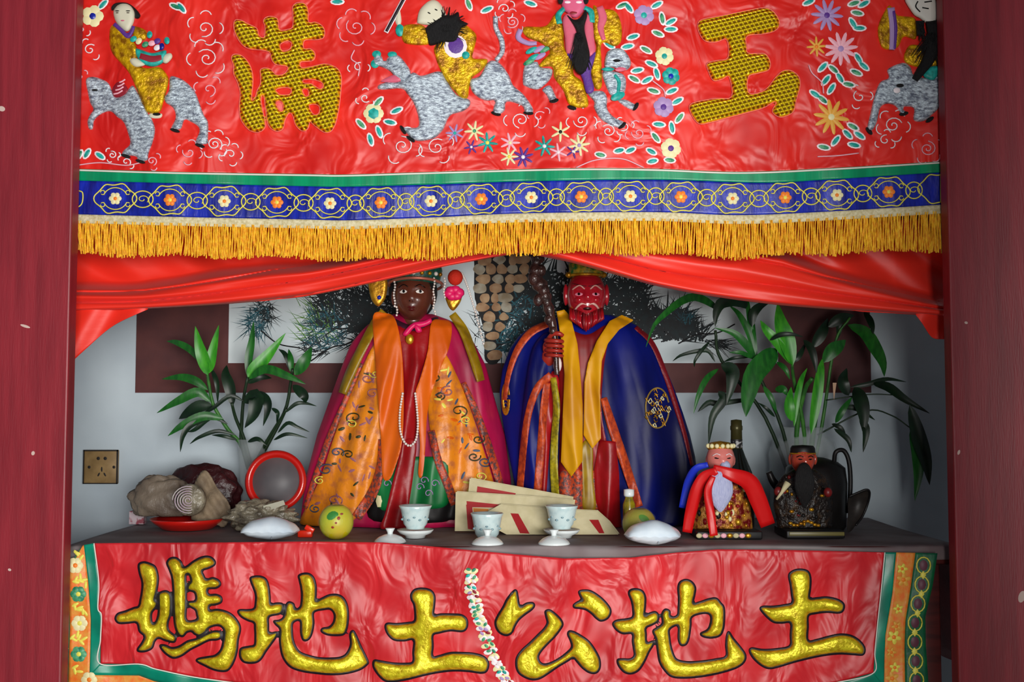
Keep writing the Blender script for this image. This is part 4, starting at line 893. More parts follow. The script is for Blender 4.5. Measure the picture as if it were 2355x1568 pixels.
def gp(name, pts, m, lift, h=0.005, w=10, step=5, smooth=True, parent=None, B=B1, root=None):
    return obj(name, puff([pts], B.map, step, h, w, lift=lift, smooth=smooth), m, parent or root or g)
def gs(name, pts, r, m, lift, h=0.004, w=6, step=3.4, B=B1, root=None, parent=None):
    return obj(name, puff([stroke_poly(pts, np.array(r))], B.map, step, h, w, lift=lift, smooth=False), m, parent or root or g)
gp('black_base', [(862, 1140), (950, 1138), (1042, 1140), (1044, 1196), (860, 1198)], BLK, 0.002, 0.006, step=6)
sk_ = gp('green_skirt', [(868, 1060), (950, 1050), (1030, 1060), (1034, 1130), (1020, 1166), (940, 1170), (870, 1166)], GSK, 0.008, 0.008)
for x, y in ((965, 1120), (985, 1135), (1000, 1112), (890, 1112), (975, 1105)):
    obj('skirt_scroll', ptube([(x + (2 + t * 1.3) * math.cos(t), y + (2 + t * 1.3) * math.sin(t)) for t in np.linspace(0, 6.5, 16)], 0.0014, B1.map, 4, 0.017, smooth=False), LIL, sk_)
obj('skirt_gem', dome(872, 1152, 8, 16, 0, B1.map, 0.015, 0.004, 6), CRTH, sk_)
rl = gp('robe_left', [(880, 775), (855, 800), (824, 865), (792, 940), (766, 1010), (736, 1100), (698, 1178), (692, 1205), (740, 1212), (800, 1205), (845, 1160), (872, 1110), (884, 1040), (888, 950), (884, 860)], OBR, 0.008, 0.007, 9)
rr_ = gp('robe_right', [(1005, 800), (1026, 815), (1054, 870), (1080, 935), (1106, 1015), (1130, 1090), (1146, 1160), (1120, 1168), (1060, 1160), (1030, 1110), (1005, 1050), (988, 980), (984, 910), (990, 850)], OBR, 0.008, 0.007, 9)
gs('robe_trim', [(878, 1010), (876, 1070), (858, 1130), (820, 1190)], [8, 10, 12, 12], MIX, 0.018, parent=rl)
gs('robe_trim', [(992, 990), (1008, 1060), (1028, 1110), (1046, 1160)], [8, 9, 10, 10], MIX, 0.018, parent=rr_)
gs('cape_trim', [(830, 835), (795, 920), (760, 1000), (728, 1090), (702, 1170)], [5, 6, 7, 7, 6], MIX, 0.012); gs('cape_trim', [(1066, 880), (1092, 940), (1118, 1010), (1142, 1085), (1160, 1155)], [6, 8, 9, 9, 8], MIX, 0.012)
# embroidery on the robes
r = random.Random(2)
emb = [mat('slate_thread', (70, 84, 110), 0.5), mat('dark_green_thread', (52, 56, 24), 0.5), mat('mauve_thread', (160, 100, 110), 0.5), YTH]
for x, y, R, m in ((845, 870, 15, 2), (858, 905, 16, 2), (862, 860, 10, 3), (815, 960, 17, 1), (808, 975, 10, 3), (775, 1040, 13, 0), (750, 1080, 15, 0), (735, 1105, 10, 3), (800, 1045, 11, 1), (1030, 900, 14, 2), (1012, 910, 9, 1), (1055, 945, 17, 1), (1072, 965, 10, 3), (1100, 1010, 12, 1), (1090, 1050, 12, 1), (1116, 1062, 12, 0), (1105, 1095, 12, 3), (1000, 870, 10, 1), (1120, 1120, 12, 3), (770, 1150, 14, 2), (725, 1170, 10, 0)):
    p = rl if x < 940 else rr_
    T = np.linspace(0, 8.5, 22); d = r.choice((-1, 1)); a0 = r.uniform(0, 6)
    obj('embroidered_scroll', tube(B1.map(x + (2 + 1.25 * R * T / 9) * np.cos(d * T + a0), y + (2 + R * 0.8 * T / 9) * np.sin(d * T + a0), 0.0165 + 0 * T), 0.0019, 4), emb[m], p)
for k in range(70):
    p = rl if k % 2 else rr_
    y = r.uniform(850, 1170); 
    if p is rl: x0, x1 = np.interp(y, [850, 1000, 1170], [838, 778, 712]), np.interp(y, [850, 1000, 1100, 1170], [876, 870, 856, 820])
    else: x0, x1 = np.interp(y, [850, 950, 1050, 1160], [1000, 1000, 1018, 1062]), np.interp(y, [850, 1000, 1100, 1160], [1036, 1092, 1122, 1138])
    x = r.uniform(x0, x1)
    obj('embroidered_petal', dome(x, y, r.uniform(6, 11), r.uniform(2.2, 4), r.uniform(0, 3), B1.map, 0.0150, 0.0015, 8), [emb[0], emb[2], YTH, emb[2], ORS, emb[1]][k % 6], p)
gp('red_robe', [(905, 745), (950, 760), (995, 745), (985, 810), (962, 880), (958, 980), (955, 1050), (925, 1050), (926, 960), (925, 860), (915, 800)], REDC, 0.012, 0.008, 12)
gp('red_sash', [(928, 1015), (957, 1015), (952, 1080), (942, 1150), (930, 1212), (876, 1216), (886, 1180), (900, 1120), (915, 1060)], REDC, 0.024, 0.003, 4, 4)
gp('stole_left', [(858, 726), (885, 720), (908, 732), (922, 790), (928, 870), (928, 960), (924, 1020), (912, 1065), (896, 1102), (880, 1094), (876, 1010), (868, 900), (862, 810)], ORS, 0.026, 0.0022, 2.5, 4)
gp('stole_right', [(992, 742), (1015, 735), (1038, 745), (1034, 795), (1012, 850), (992, 905), (982, 960), (978, 1030), (972, 1092), (962, 1090), (966, 1020), (958, 950), (955, 905), (968, 865), (984, 805)], ORS, 0.026, 0.0022, 2.5, 4)
gs('ribbon', [(884, 716), (862, 745), (828, 810), (805, 860), (788, 905)], [10, 11, 11, 12, 10], OLV, 0.02); gs('ribbon', [(1040, 722), (1066, 760), (1085, 810), (1098, 850), (1106, 876)], [9, 11, 11, 11, 9], OLV, 0.02)
NP = cat(np.array([(926, 905), (920, 945), (920, 985), (928, 1013), (942, 1025), (956, 1012), (961, 980), (959, 940), (955, 905)]), 400)
dd = np.concatenate([[0], np.cumsum(np.linalg.norm(np.diff(NP, axis=0), axis=1))]); ns = int(dd[-1] / 6)
NQ = np.stack([np.interp(np.linspace(0, dd[-1], ns), dd, NP[:, k]) for k in (0, 1)], 1)
pc = B1.map(NQ[:, 0], NQ[:, 1], np.full(ns, 0.034))
o = obj('pearl_necklace', join(*[ell(p, (0.0036,) * 3, 8, 6) for p in pc]), PRL, g); o['kind'] = 'stuff'
# neck and head
hc = 0.50
obj('neck', lathe([(0.034, 0), (0.03, 0.02), (0.032, 0.06)], at(950, 752, hc + 0.01), 20), DSK, g)
(hv, fm, hp) = head_mesh(950, 684, 45, 56, hc, nose=0.16, jaw=0.74)
hd = obj('head', hv, DSK, g)
EW = mat('eye_white', (226, 220, 212), 0.3); EB = mat('eye_black', (16, 10, 10), 0.2); LIP = mat('dark_lips', (84, 22, 22), 0.35)
for s in (-1, 1):
    obj('eye', fdome(fm, s * 0.42, 0.17, 0.20, 0.075, 0, 0.0005, 0.0015), EW, hd); obj('pupil', fdome(fm, s * 0.42 + 0.02, 0.18, 0.075, 0.065, 0, 0.0018, 0.001), EB, hd)
    obj('eyebrow', fline(fm, [(s * 0.18, 0.36), (s * 0.42, 0.46), (s * 0.68, 0.34)], 0.0014), EB, hd)
    obj('eyelid', fline(fm, [(s * 0.20, 0.19), (s * 0.42, 0.275), (s * 0.64, 0.17)], 0.0011), DSK, hd)
    obj('ear', ell(at(950 + s * 45, 684, hc + 0.005), (0.007, 0.012, 0.022), 10, 8), DSK, hd)
obj('lips', join(fdome(fm, 0, -0.47, 0.21, 0.05, 0, 0.0005, 0.0016), fdome(fm, 0, -0.57, 0.16, 0.05, 0, 0.0005, 0.0018)), LIP, hd)
for s in (-1, 1): obj('nostril', fdome(fm, s * 0.08, -0.22, 0.04, 0.025, 0, 0.0004, 0.0006), EB, hd)
obj('hair', ell(at(950, 672, hc + 0.035), (0.068, 0.06, 0.078), 22, 14), BLACKH, hd)
# headdress
hdx = obj('headdress', lathe([(0.064, -0.004), (0.068, 0.004), (0.074, 0.03), (0.068, 0.055), (0.045, 0.075), (0.0, 0.085)], at(956, 648, hc + 0.012), 32, 0.9), mat('green_studded_crown', (10, 96, 80), 0.35, rgb2=(40, 60, 50), scale=120, bump=0.6, bscale=200), g)
PKB = mat('rose_gold_band', (190, 110, 90), 0.35, metal=0.4)
a = np.linspace(0, 2 * P2, 40); cb = at(956, 650, hc + 0.012)
obj('headdress_band', tube(np.stack([cb[0] + 0.074 * np.cos(a), cb[1] + 0.067 * np.sin(a), cb[2] - 0.006 + 0.012 * np.sin(-a) + 0 * a], -1), 0.0045, 6), PKB, hdx)
for k in range(9):
    t = math.radians(-160 + k * 17.5); 
    obj('crown_stud', ell((cb[0] + 0.074 * math.cos(t), cb[1] + 0.067 * math.sin(t), cb[2] + 0.020), (0.006, 0.006, 0.006), 8, 6), [GST, PRL, GST][k % 3], hdx)
for x, y0, y1 in ((907, 648, 712), (912, 706, 735), (998, 640, 716), (1022, 640, 690), (1000, 716, 730)):
    n_ = int((y1 - y0) / 6.2)
    o = obj('bead_string', join(*[ell(at(x + 1.5 * math.sin(k), y0 + k * 6.2, hc - 0.035), (0.0033,) * 3, 6, 5) for k in range(n_)]), PRL, hdx); o['kind'] = 'stuff'
def mhd(Y): return lambda px, py, l: at_arr(px, py, Y - np.asarray(l))
o = obj('gilt_pendant', puff([[(848, 640), (870, 632), (890, 642), (888, 680), (878, 698), (868, 704), (855, 690), (848, 662)]], mhd(hc - 0.02), 3, 0.008, 8), GST, hdx)
obj('pendant_back', slab([(848, 640), (870, 632), (890, 642), (888, 680), (878, 698), (868, 704), (855, 690), (848, 662)], mhd(hc - 0.02), 0.006, True), PKB, o); obj('pendant_gem', dome(872, 684, 5, 5, 0, mhd(hc - 0.029), 0, 0.003, 8), BLUE, o)
o = obj('gilt_pendant', puff([[(1022, 672), (1045, 684), (1062, 672), (1060, 692), (1048, 710), (1040, 714), (1030, 702)]], mhd(hc - 0.02), 3, 0.008, 8), GST, hdx)
obj('pendant_back', slab([(1022, 672), (1045, 684), (1062, 672), (1060, 692), (1048, 710), (1040, 714), (1030, 702)], mhd(hc - 0.02), 0.006, True), PKB, o)
obj('silk_flower', join(*[ell(at(1044 + 11 * math.cos(k), 674 + 8 * math.sin(k), hc - 0.03), (0.016, 0.01, 0.012), 8, 6) for k in range(0, 7)]), HPK, hdx)
obj('pompom', ell(at(1047, 638, hc - 0.025), (0.021, 0.02, 0.022), 14, 10), POM, hdx)
bw = [np.array(p, float) for p in ((1062, 628), (1072, 650), (1085, 690), (1098, 735), (1112, 790))]
BL = cat(bw, 30); o = obj('bead_string', join(*[ell(at(p[0], p[1], hc + 0.02), (0.0036,) * 3, 6, 5) for p in BL]), PRL, hdx); o['kind'] = 'stuff'
obj('bow', join(puff([[(950, 742), (975, 738), (990, 732), (992, 742), (972, 752), (955, 752)]], mhd(0.445), 3, 0.006, 5), puff([[(952, 742), (938, 752), (926, 768), (936, 772), (950, 756), (960, 748)]], mhd(0.443), 3, 0.006, 5), puff([[(952, 746), (965, 750), (970, 762), (958, 764)]], mhd(0.441), 3, 0.006, 5)), HPK, g)
obj('brooch', ell(at(942, 780, 0.44), (0.012, 0.006, 0.014), 10, 8), GST, g)
gp('inner_collar', [(896, 728), (950, 748), (1004, 728), (1000, 748), (950, 790), (900, 750)], mat('dark_plum_silk', (58, 20, 40), 0.5), 0.006, 0.010, 8)

# ------------------------------------------------------------------ red-faced earth god in the blue cape
Ye = 0.53
NAVY = mat('navy_satin', (10, 24, 124), 0.45, rgb2=(8, 12, 66), scale=4, bump=0.25, bscale=10, bdist=0.02, stretch=(1.6, 1.6, 0.5), bdetail=1.5, spec=0.25)
YEL = mat('yellow_satin', (222, 162, 4), 0.5, rgb2=(196, 132, 2), scale=6, bump=0.2, bscale=14, bdist=0.006)
ORT = mat('orange_flower_trim', (206, 78, 30), 0.45, rgb2=(150, 50, 30), scale=80, bump=0.5, bscale=150)
YGT = mat('yellow_green_trim', (176, 160, 20), 0.45, rgb2=(120, 110, 20), scale=90, bump=0.5, bscale=160)
RFK = mat('red_lacquer_face', (176, 26, 40), 0.2, rgb2=(150, 16, 30), scale=10, coat=0.7)
DRP = mat('dark_red_piping', (120, 10, 24), 0.5, bump=0.6, bscale=150)
e = thing('deity_statue', 'red-faced bearded god statue in a dark blue cape with yellow stole', 'statue', on_table(1370, 1200))
B2 = Body([(724, 1300, 1405), (736, 1258, 1442), (750, 1222, 1468), (770, 1194, 1490), (800, 1172, 1510), (850, 1154, 1534), (900, 1148, 1554), (950, 1152, 1572), (1000, 1160, 1588), (1050, 1170, 1600), (1100, 1180, 1606), (1150, 1190, 1604), (1180, 1196, 1596), (1214, 1206, 1584)], Ye, 0.40, 0.0095, 4)
cp = B2.mesh(); cp = ([v if v[2] > ZT + 0.002 else np.array([v[0], v[1], ZT + 0.002]) for v in cp[0]], cp[1])
obj('cape', cp, NAVY, e)
ep = lambda *a, **k: gp(*a, B=B2, root=e, **k)
es = lambda *a, **k: gs(*a, B=B2, root=e, **k)
ep('red_robe', [(1292, 760), (1350, 770), (1400, 750), (1388, 850), (1384, 950), (1400, 1040), (1412, 1120), (1400, 1190), (1320, 1195), (1270, 1190), (1284, 1080), (1288, 950), (1285, 860)], mat('crimson_robe', (150, 22, 18), 0.45, rgb2=(110, 14, 20), scale=12), 0.003, 0.008, 14)
ep('orange_underskirt', [(1290, 1085), (1340, 1080), (1385, 1090), (1390, 1160), (1340, 1180), (1286, 1165)], MIX, 0.010, 0.004)
ep('sleeve', [(1255, 765), (1285, 775), (1290, 830), (1270, 870), (1258, 940), (1246, 1040), (1240, 1135), (1205, 1130), (1192, 1040), (1200, 950), (1210, 870), (1225, 800)], NAVY, 0.006, 0.014, 16)
ep('sleeve_lining', [(1268, 850), (1285, 870), (1284, 920), (1270, 980), (1262, 1060), (1256, 1135), (1244, 1135), (1250, 1040), (1254, 950), (1256, 890)], REDC, 0.012, 0.006, 6, 4)
es('trim_band', [(1258, 745), (1220, 765), (1190, 805), (1170, 860), (1160, 920)], [8, 9, 8, 6, 5], ORT, 0.008)
es('trim_band', [(1268, 862), (1238, 890), (1218, 940), (1206, 1010), (1196, 1120)], [9, 9, 8, 8, 8], ORT, 0.021); es('trim_band', [(1258, 880), (1250, 950), (1244, 1030), (1236, 1130)], [8, 9, 9, 9], ORT, 0.022)
es('trim_band', [(1388, 915), (1408, 980), (1432, 1050), (1452, 1110), (1470, 1165)], [8, 11, 11, 10, 9], ORT, 0.012)
es('trim_band', [(1272, 868), (1280, 930), (1276, 1000), (1274, 1070), (1278, 1150)], [7, 8, 8, 9, 9], YGT, 0.024)
es('cape_piping', [(1462, 752), (1500, 790), (1530, 860), (1555, 935), (1575, 1000), (1592, 1070)], [5, 6, 6, 6, 5, 4], DRP, 0.004)
md = es('cape_medallion', [(1512 + 27 * math.cos(t), 938 + 46 * math.sin(t)) for t in np.linspace(0, 6.0, 14)], [1.6] * 14, mat('dull_gold_thread', (150, 120, 50), 0.45), 0.003, 0.001, 2, 1.6)
r = random.Random(8)
for k in range(46):
    t = k * 0.9; R = 0.2 + 0.08 * (k % 11)
    x, y = 1512 + 27 * R * math.cos(t), 938 + 46 * R * math.sin(t)
    obj('medallion_thread', ptube([(x - 4, y), (x, y - 6 * (1 if k % 2 else -1)), (x + 4, y + 3)], 0.0014, B2.map, 4, 0.004), [GST, CRTH][k % 3 == 0], md)
md = es('cape_medallion', [(1163 + 7 * math.cos(t), 918 + 34 * math.sin(t)) for t in np.linspace(0, 6.0, 14)], [3] * 14, GST, 0.004, 0.002, 3, 2.2)
for k in range(6): obj('medallion_thread', ptube([(1158, 895 + k * 9), (1163, 890 + k * 9), (1168, 896 + k * 9)], 0.0012, B2.map, 4, 0.004), GST, md)
ep('yellow_sash', [(1340, 1020), (1362, 1020), (1364, 1100), (1370, 1170), (1342, 1175), (1340, 1100)], OLV, 0.014, 0.004, 6)
ep('red_panel', [(1378, 1012), (1416, 1015), (1424, 1090), (1426, 1170), (1432, 1230), (1408, 1232), (1384, 1200), (1370, 1150), (1366, 1080)], REDC, 0.016, 0.004, 5, smooth=False)
ep('stole_left', [(1280, 716), (1298, 712), (1312, 728), (1328, 790), (1334, 850), (1340, 930), (1340, 1060), (1314, 1096), (1290, 1062), (1294, 960), (1298, 860), (1292, 790)], YEL, 0.028, 0.0022, 2.5, 4, smooth=False)
ep('stole_right', [(1458, 736), (1430, 724), (1402, 738), (1372, 785), (1352, 835), (1344, 880), (1342, 1000), (1362, 1032), (1382, 1008), (1380, 900), (1384, 830), (1398, 790), (1424, 758)], YEL, 0.028, 0.0022, 2.5, 4, smooth=False)
obj('neck', lathe([(0.036, 0), (0.032, 0.02), (0.034, 0.07)], at(1348, 756, hc + 0.01), 20), RFK, e)
(hv, fe, hp) = head_mesh(1348, 682, 46, 58, hc, nose=0.26, jaw=0.84)
he = obj('head', hv, RFK, e)
BRW = mat('pale_brow', (206, 150, 140), 0.35)
for s in (-1, 1):
    obj('eye', fdome(fe, s * 0.42, 0.02, 0.19, 0.07, 0, 0.0005, 0.0015), mat('pink_eye', (220, 130, 150), 0.25), he); obj('pupil', fdome(fe, s * 0.42, 0.03, 0.07, 0.06, 0, 0.0018, 0.001), EB, he)
    obj('eyebrow', fline(fe, [(s * 0.14, 0.22), (s * 0.40, 0.36), (s * 0.74, 0.22)], 0.0022), BRW, he)
    obj('brow_crease', fline(fe, [(s * 0.05, 0.32), (s * 0.30, 0.36), (s * 0.70, 0.46)], 0.0012, 0.0), mat('dark_crease', (70, 8, 20), 0.4), he)
    obj('ear', ell(at(1348 + s * 47, 678, hc + 0.005), (0.008, 0.014, 0.03), 10, 8), RFK, he)
    obj('moustache', fline(fe, [(s * 0.05, -0.40), (s * 0.30, -0.36), (s * 0.55, -0.52), (s * 0.62, -0.7)], np.array([0.002, 0.0034, 0.003, 0.001]).repeat(4)[:14], 0.002), mat('pale_moustache', (206, 160, 150), 0.3), he)
    obj('cheek', fdome(fe, s * 0.48, -0.22, 0.2, 0.14, 0, 0.0002, 0.004), RFK, he)
obj('mouth', fdome(fe, 0, -0.55, 0.22, 0.06, 0, 0.0005, 0.001), mat('dark_mouth', (50, 6, 12), 0.3), he)
r = random.Random(6)
for k in range(13):
    x = 1312 + k * 6; l = 40 - abs(k - 6) * 3.2
    obj('beard_lock', tube([at(x, 722 + abs(k - 6) * -2, hc - 0.04), at(x + r.uniform(-3, 3), 722 + l * 0.5, hc - 0.062), at(1348 + (x - 1348) * 0.7, 722 + l, hc - 0.055)], [0.005, 0.0055, 0.002], 6), [REDC, RFK, DRP][k % 3], he)
o = obj('crown', lathe([(0.05, 0), (0.052, 0.006), (0.047, 0.02), (0.05, 0.034), (0.03, 0.05), (0, 0.056)], at(1348, 637, hc + 0.008), 28, 0.9), mat('green_gilt_crown', (20, 100, 40), 0.35, rgb2=(190, 150, 40), scale=90, bump=0.5, bscale=150), e)
a = np.linspace(0, 2 * P2, 32); cb = at(1348, 638, hc + 0.008)
obj('crown_rim', tube(np.stack([cb[0] + 0.051 * np.cos(a), cb[1] + 0.047 * np.sin(a), cb[2] + 0.004 + 0 * a], -1), 0.004, 6), GST, o)
for s in (-1, 1): obj('crown_pendant', ell(at(1348 + s * 40, 632, hc - 0.01), (0.01, 0.008, 0.008), 8, 6), GST, o)
# hand and gnarled staff
Yh = 0.412
HS = mat('red_hand', (160, 44, 34), 0.35)
def finger(P, r0): return tube(cat(np.array(P, float), 9), np.linspace(r0, r0 * 0.75, 9), 8)
palm = ell(at(1268, 800, Yh + 0.012), (0.024, 0.014, 0.026), 14, 10)
fg = []
for k in range(4):
    y = 783 + k * 11
    fg.append(finger([at(1256, y, Yh + 0.008), at(1262, y, Yh - 0.014), at(1278, y + 1, Yh - 0.026), at(1292, y + 2, Yh - 0.018), at(1293, y + 3, Yh - 0.004)], 0.0068 - 0.0004 * k))
fg.append(finger([at(1262, 780, Yh + 0.004), at(1272, 768, Yh - 0.012), at(1286, 767, Yh - 0.02), at(1294, 772, Yh - 0.016)], 0.0075))
wrist = tube([at(1258, 840, Yh + 0.05), at(1262, 822, Yh + 0.03), at(1266, 806, Yh + 0.014)], [0.022, 0.02, 0.018], 12)
obj('hand', join(palm, wrist, *fg), HS, e)
stf = [(1281, 862), (1280, 845), (1279, 825), (1278, 790), (1270, 745), (1262, 710), (1252, 680), (1240, 650), (1232, 615), (1238, 585)]
SP = cat(np.array(stf, float), 60); t = np.linspace(0, 1, 60)
rad = np.interp(t, [0, 0.35, 0.5, 0.75, 1], [0.007, 0.008, 0.012, 0.018, 0.016]) * (1 + 0.28 * np.sin(t * 60) * np.clip(t * 2 - 0.6, 0, 1))
so = obj('staff', tube(at_arr(SP[:, 0], SP[:, 1], np.full(60, Yh - 0.008)), rad, 10), mat('gnarled_dark_wood', (40, 26, 24), 0.28, rgb2=(66, 40, 36), scale=60, bump=0.8, bscale=90, bdist=0.006, coat=0.4), e)
for x, y, rr2 in ((1228, 640, 0.017), (1250, 668, 0.016), (1238, 690, 0.014), (1262, 735, 0.012), (1244, 622, 0.014), (1272, 760, 0.011)):
    obj('staff_knot', ell(at(x, y, Yh - 0.012), (rr2, rr2, rr2 * 1.2), 10, 8), MATS['gnarled_dark_wood'], so)
obj('cuff', ell(at(1282, 838, Yh + 0.01), (0.012, 0.012, 0.022), 10, 8), WTH, e)
# ================================================================== offerings on the altar
CERA = mat('pale_blue_porcelain', (206, 226, 226), 0.22, rgb2=(176, 204, 208), scale=60, coat=0.4, ramp=(0.45, 0.75))
CERW = mat('white_porcelain', (226, 234, 234), 0.2, coat=0.4)
TEA = mat('dark_tea', (60, 34, 16), 0.1)
def pxr(px, Y): return px * mpp(Y)
def cup(x, y, saucer, label, group):
    p = on_table(x, y); k = mpp(p[1]); z0 = 0.022 if saucer else 0.0
    t = thing('teacup', label, 'teacup', p, group)
    H = (52 if saucer else 58) * k
    prof = [(0.0, 0.003), (18 * k, 0.003), (19 * k, 0), (21 * k, 0), (21 * k, 0.004), (27 * k, 0.012), (31 * k, 0.55 * H), (34 * k, 0.85 * H), (38 * k, H), (36.5 * k, H + 0.001), (32 * k, 0.85 * H), (28 * k, 0.5 * H), (22 * k, 0.012), (0.0, 0.009)]
    obj('bowl', lathe(prof, p + np.array([0, 0, z0]), 36), CERA, t)
    obj('tea', lathe([(0, 0), (31 * k, 0)], p + np.array([0, 0, z0 + 0.78 * H]), 30), TEA, t)
    for s in range(7):
        a = -P2 / 2 + (s - 3) * 0.42; rr3 = 30.5 * k
        obj('painted_sprig', ell(p + np.array([rr3 * math.cos(a), rr3 * math.sin(a), z0 + (0.42 + 0.12 * (s % 2)) * H]), (0.004, 0.0012, 0.003), 6, 4), mat('grey_glaze', (130, 160, 168), 0.3), t)
    if saucer:
        obj('saucer', lathe([(0, 0.004), (20 * k, 0.004), (20 * k, 0), (22 * k, 0), (24 * k, 0.006), (36 * k, 0.011), (42 * k, 0.019), (41 * k, 0.0205), (34 * k, 0.014), (22 * k, 0.0105), (0, 0.010)], p, 36), CERW, t)
    return t
def lid(x, y, label):
    p = on_table(x, y); k = mpp(p[1])
    t = thing('cup_cover', label, 'cup cover', p)
    obj('cover_dome', lathe([(36 * k, 0), (37 * k, 0.0015), (34 * k, 0.006), (26 * k, 0.013), (14 * k, 0.0185), (7 * k, 0.020), (0, 0.0205)], p, 32), CERW, t)
    obj('knob', lathe([(6 * k, 0.018), (6.5 * k, 0.024), (10 * k, 0.031), (11 * k, 0.0335), (9 * k, 0.034), (0, 0.032)], p, 20), CERW, t)
cup(955, 1236, True, 'pale porcelain teacup on a saucer in front of the red sash', None)
cup(1120, 1239, False, 'pale porcelain teacup without a saucer before the paper packets', None)
cup(1292, 1236, True, 'pale porcelain teacup on a saucer in front of the cream paper packets', None)
lid(897, 1247, 'white porcelain cup cover lying beside the saucer near the red sash end')
lid(1121, 1251, 'white porcelain cup cover in front of the cup without a saucer')
lid(1274, 1251, 'white porcelain cup cover lying against the saucer before the cream paper packets')

# green fruits in cling film
FRU = mat('yellow_green_skin', (176, 194, 14), 0.4, rgb2=(206, 178, 20), scale=10, bump=0.2, bscale=90)
FRU2 = mat('green_orange_skin', (110, 140, 20), 0.4, rgb2=(190, 130, 30), scale=7, bump=0.2, bscale=90)
FILM = mat('cling_film', (240, 244, 250), 0.08, alpha=0.04, spec=0.9, bump=0.8, bscale=40, bdist=0.01)
def fruit(x, yb, rx, ry, m, label, spots):
    p = on_table(x, yb); k = mpp(p[1]); R, Z = rx * k, ry * k
    t = thing('green_fruit', label, 'fruit', p)
    prof = [(R * math.cos(a) ** 0.9 if math.cos(a) > 1e-6 else 0, Z + Z * math.sin(a) - (0.005 if a > 1.3 else 0)) for a in np.linspace(-P2 / 2, P2 / 2, 20)]
    obj('skin', lathe(prof, p, 32), m, t)
    c = p + np.array([0, 0, Z])
    def sm(u, v, l):
        u = np.asarray(u); v = np.asarray(v); f = np.sqrt(np.clip(1 - u * u - v * v, 0.01, 1))
        return np.stack([c[0] + u * R * (1 + l), c[1] - f * R * (1 + l) - l * R, c[2] + v * Z * (1 + l)], -1)
    for a, b, ra, rb, ang, nm, mm in spots:
        obj(nm, dome(a, b, ra, rb, ang, sm, 0.012, 0.01, 10), mm, t)
    v, f = ell(c + np.array([0, 0, 0.001]), (R * 1.06, R * 1.06, Z * 1.03), 26, 18)
    v = np.array(v); q = 1 + 0.03 * nz(v[:, 0] * 300, v[:, 2] * 300 + v[:, 1] * 200, 5); v = c + (v - c) * q[:, None]; v[:, 2] = np.maximum(v[:, 2], ZT + 0.0015)
    obj('cling_film', (v, f), FILM, t)
LG = mat('printed_leaf_green', (20, 130, 20), 0.5); RS = mat('rust_spot', (150, 50, 20), 0.6)
fruit(773, 1240, 39, 40, FRU, 'yellow-green fruit in clear film with a printed green mark', [(-0.12, 0.42, 0.32, 0.22, 0.5, 'green_mark', LG), (0.10, 0.50, 0.16, 0.12, -0.4, 'green_mark', LG), (0.42, 0.5, 0.09, 0.06, 0, 'spot', RS), (0.28, 0.28, 0.09, 0.1, 0, 'spot', RS), (0.14, 0.02, 0.07, 0.06, 0, 'spot', RS), (-0.05, -0.22, 0.09, 0.07, 0, 'spot', RS)])
fruit(1470, 1242, 38, 37, FRU2, 'mottled green and orange fruit behind the white packet by the blue cape', [(0.2, 0.4, 0.35, 0.2, -0.5, 'green_mark', mat('leaf_green_spot', (70, 130, 20), 0.5))])

# white sealed packets
PKT = mat('white_plastic_packet', (226, 238, 246), 0.25, rgb2=(206, 222, 236), scale=20, bump=0.12, bscale=9, bdist=0.008, coat=0.3, bdetail=1.0)
def packet(x, y, w, label, yaw, hz=0.026):
    p = on_table(x, y); k = mpp(p[1]); hw = w * k; hd = 0.045
    nx, ny = 40, 22; V = []
    for s in (1, -1):
        for j in range(ny):
            for i in range(nx):
                u = -1 + 2 * i / (nx - 1); v = -1 + 2 * j / (ny - 1)
                q = max(0, (1 - abs(u) ** 2.2)) ** 0.8 * max(0, (1 - v * v)) ** 0.6
                crimp = 0.0012 * math.sin(u * 16 + v * 5) * (1 - q)
                V.append((u * hw * (1 - 0.12 * (1 - q) * abs(v)), v * hd, 0.4 * hz + s * (hz / 2) * q * (1 + 0.04 * math.sin(u * 7 + 1)) * (1.15 if s > 0 else 0.75) + crimp))
    F = grid_faces(nx, ny) + grid_faces(nx, ny, off=nx * ny)
    M = Matrix.Translation(Vector(p) + Vector((0, hd * 0.6, 0.001))) @ Matrix.Rotation(yaw, 4, 'Z')
    t = thing('plastic_packet', label, 'packet', p)
    obj('pouch', xf((V, F), M), PKT, t)
    obj('seal', xf(tube([(0.01, -hd * 0.9, 0.006), (0.01, -hd * 0.6, hz * 0.82), (0.012, 0, hz * 0.99)], 0.0012, 5), M), mat('grey_seal', (150, 160, 170), 0.4), t)
packet(616, 1245, 68, 'white plastic packet lying in front of the crumpled bags', 0.04, 0.056)
packet(1504, 1257, 66, 'white plastic packet lying before the mottled fruit', -0.03, 0.058)
p = on_table(702, 1236)
tag(obj('red_wrapper', join(box(p[0] - 0.018, p[0] + 0.018, p[1] - 0.008, p[1] + 0.012, ZT + 0.001, ZT + 0.018, 0.003), xf(box(-0.012, 0.012, -0.006, 0.006, 0, 0.012, 0.002), Matrix.Translation(Vector((p[0] + 0.008, p[1], ZT + 0.016))) @ Matrix.Rotation(0.5, 4, 'Y'))), mat('glossy_red_foil', (222, 44, 20), 0.25, bump=0.4, bscale=60)), 'small glossy red wrapper between the white packet and the yellow-green fruit', 'wrapper')

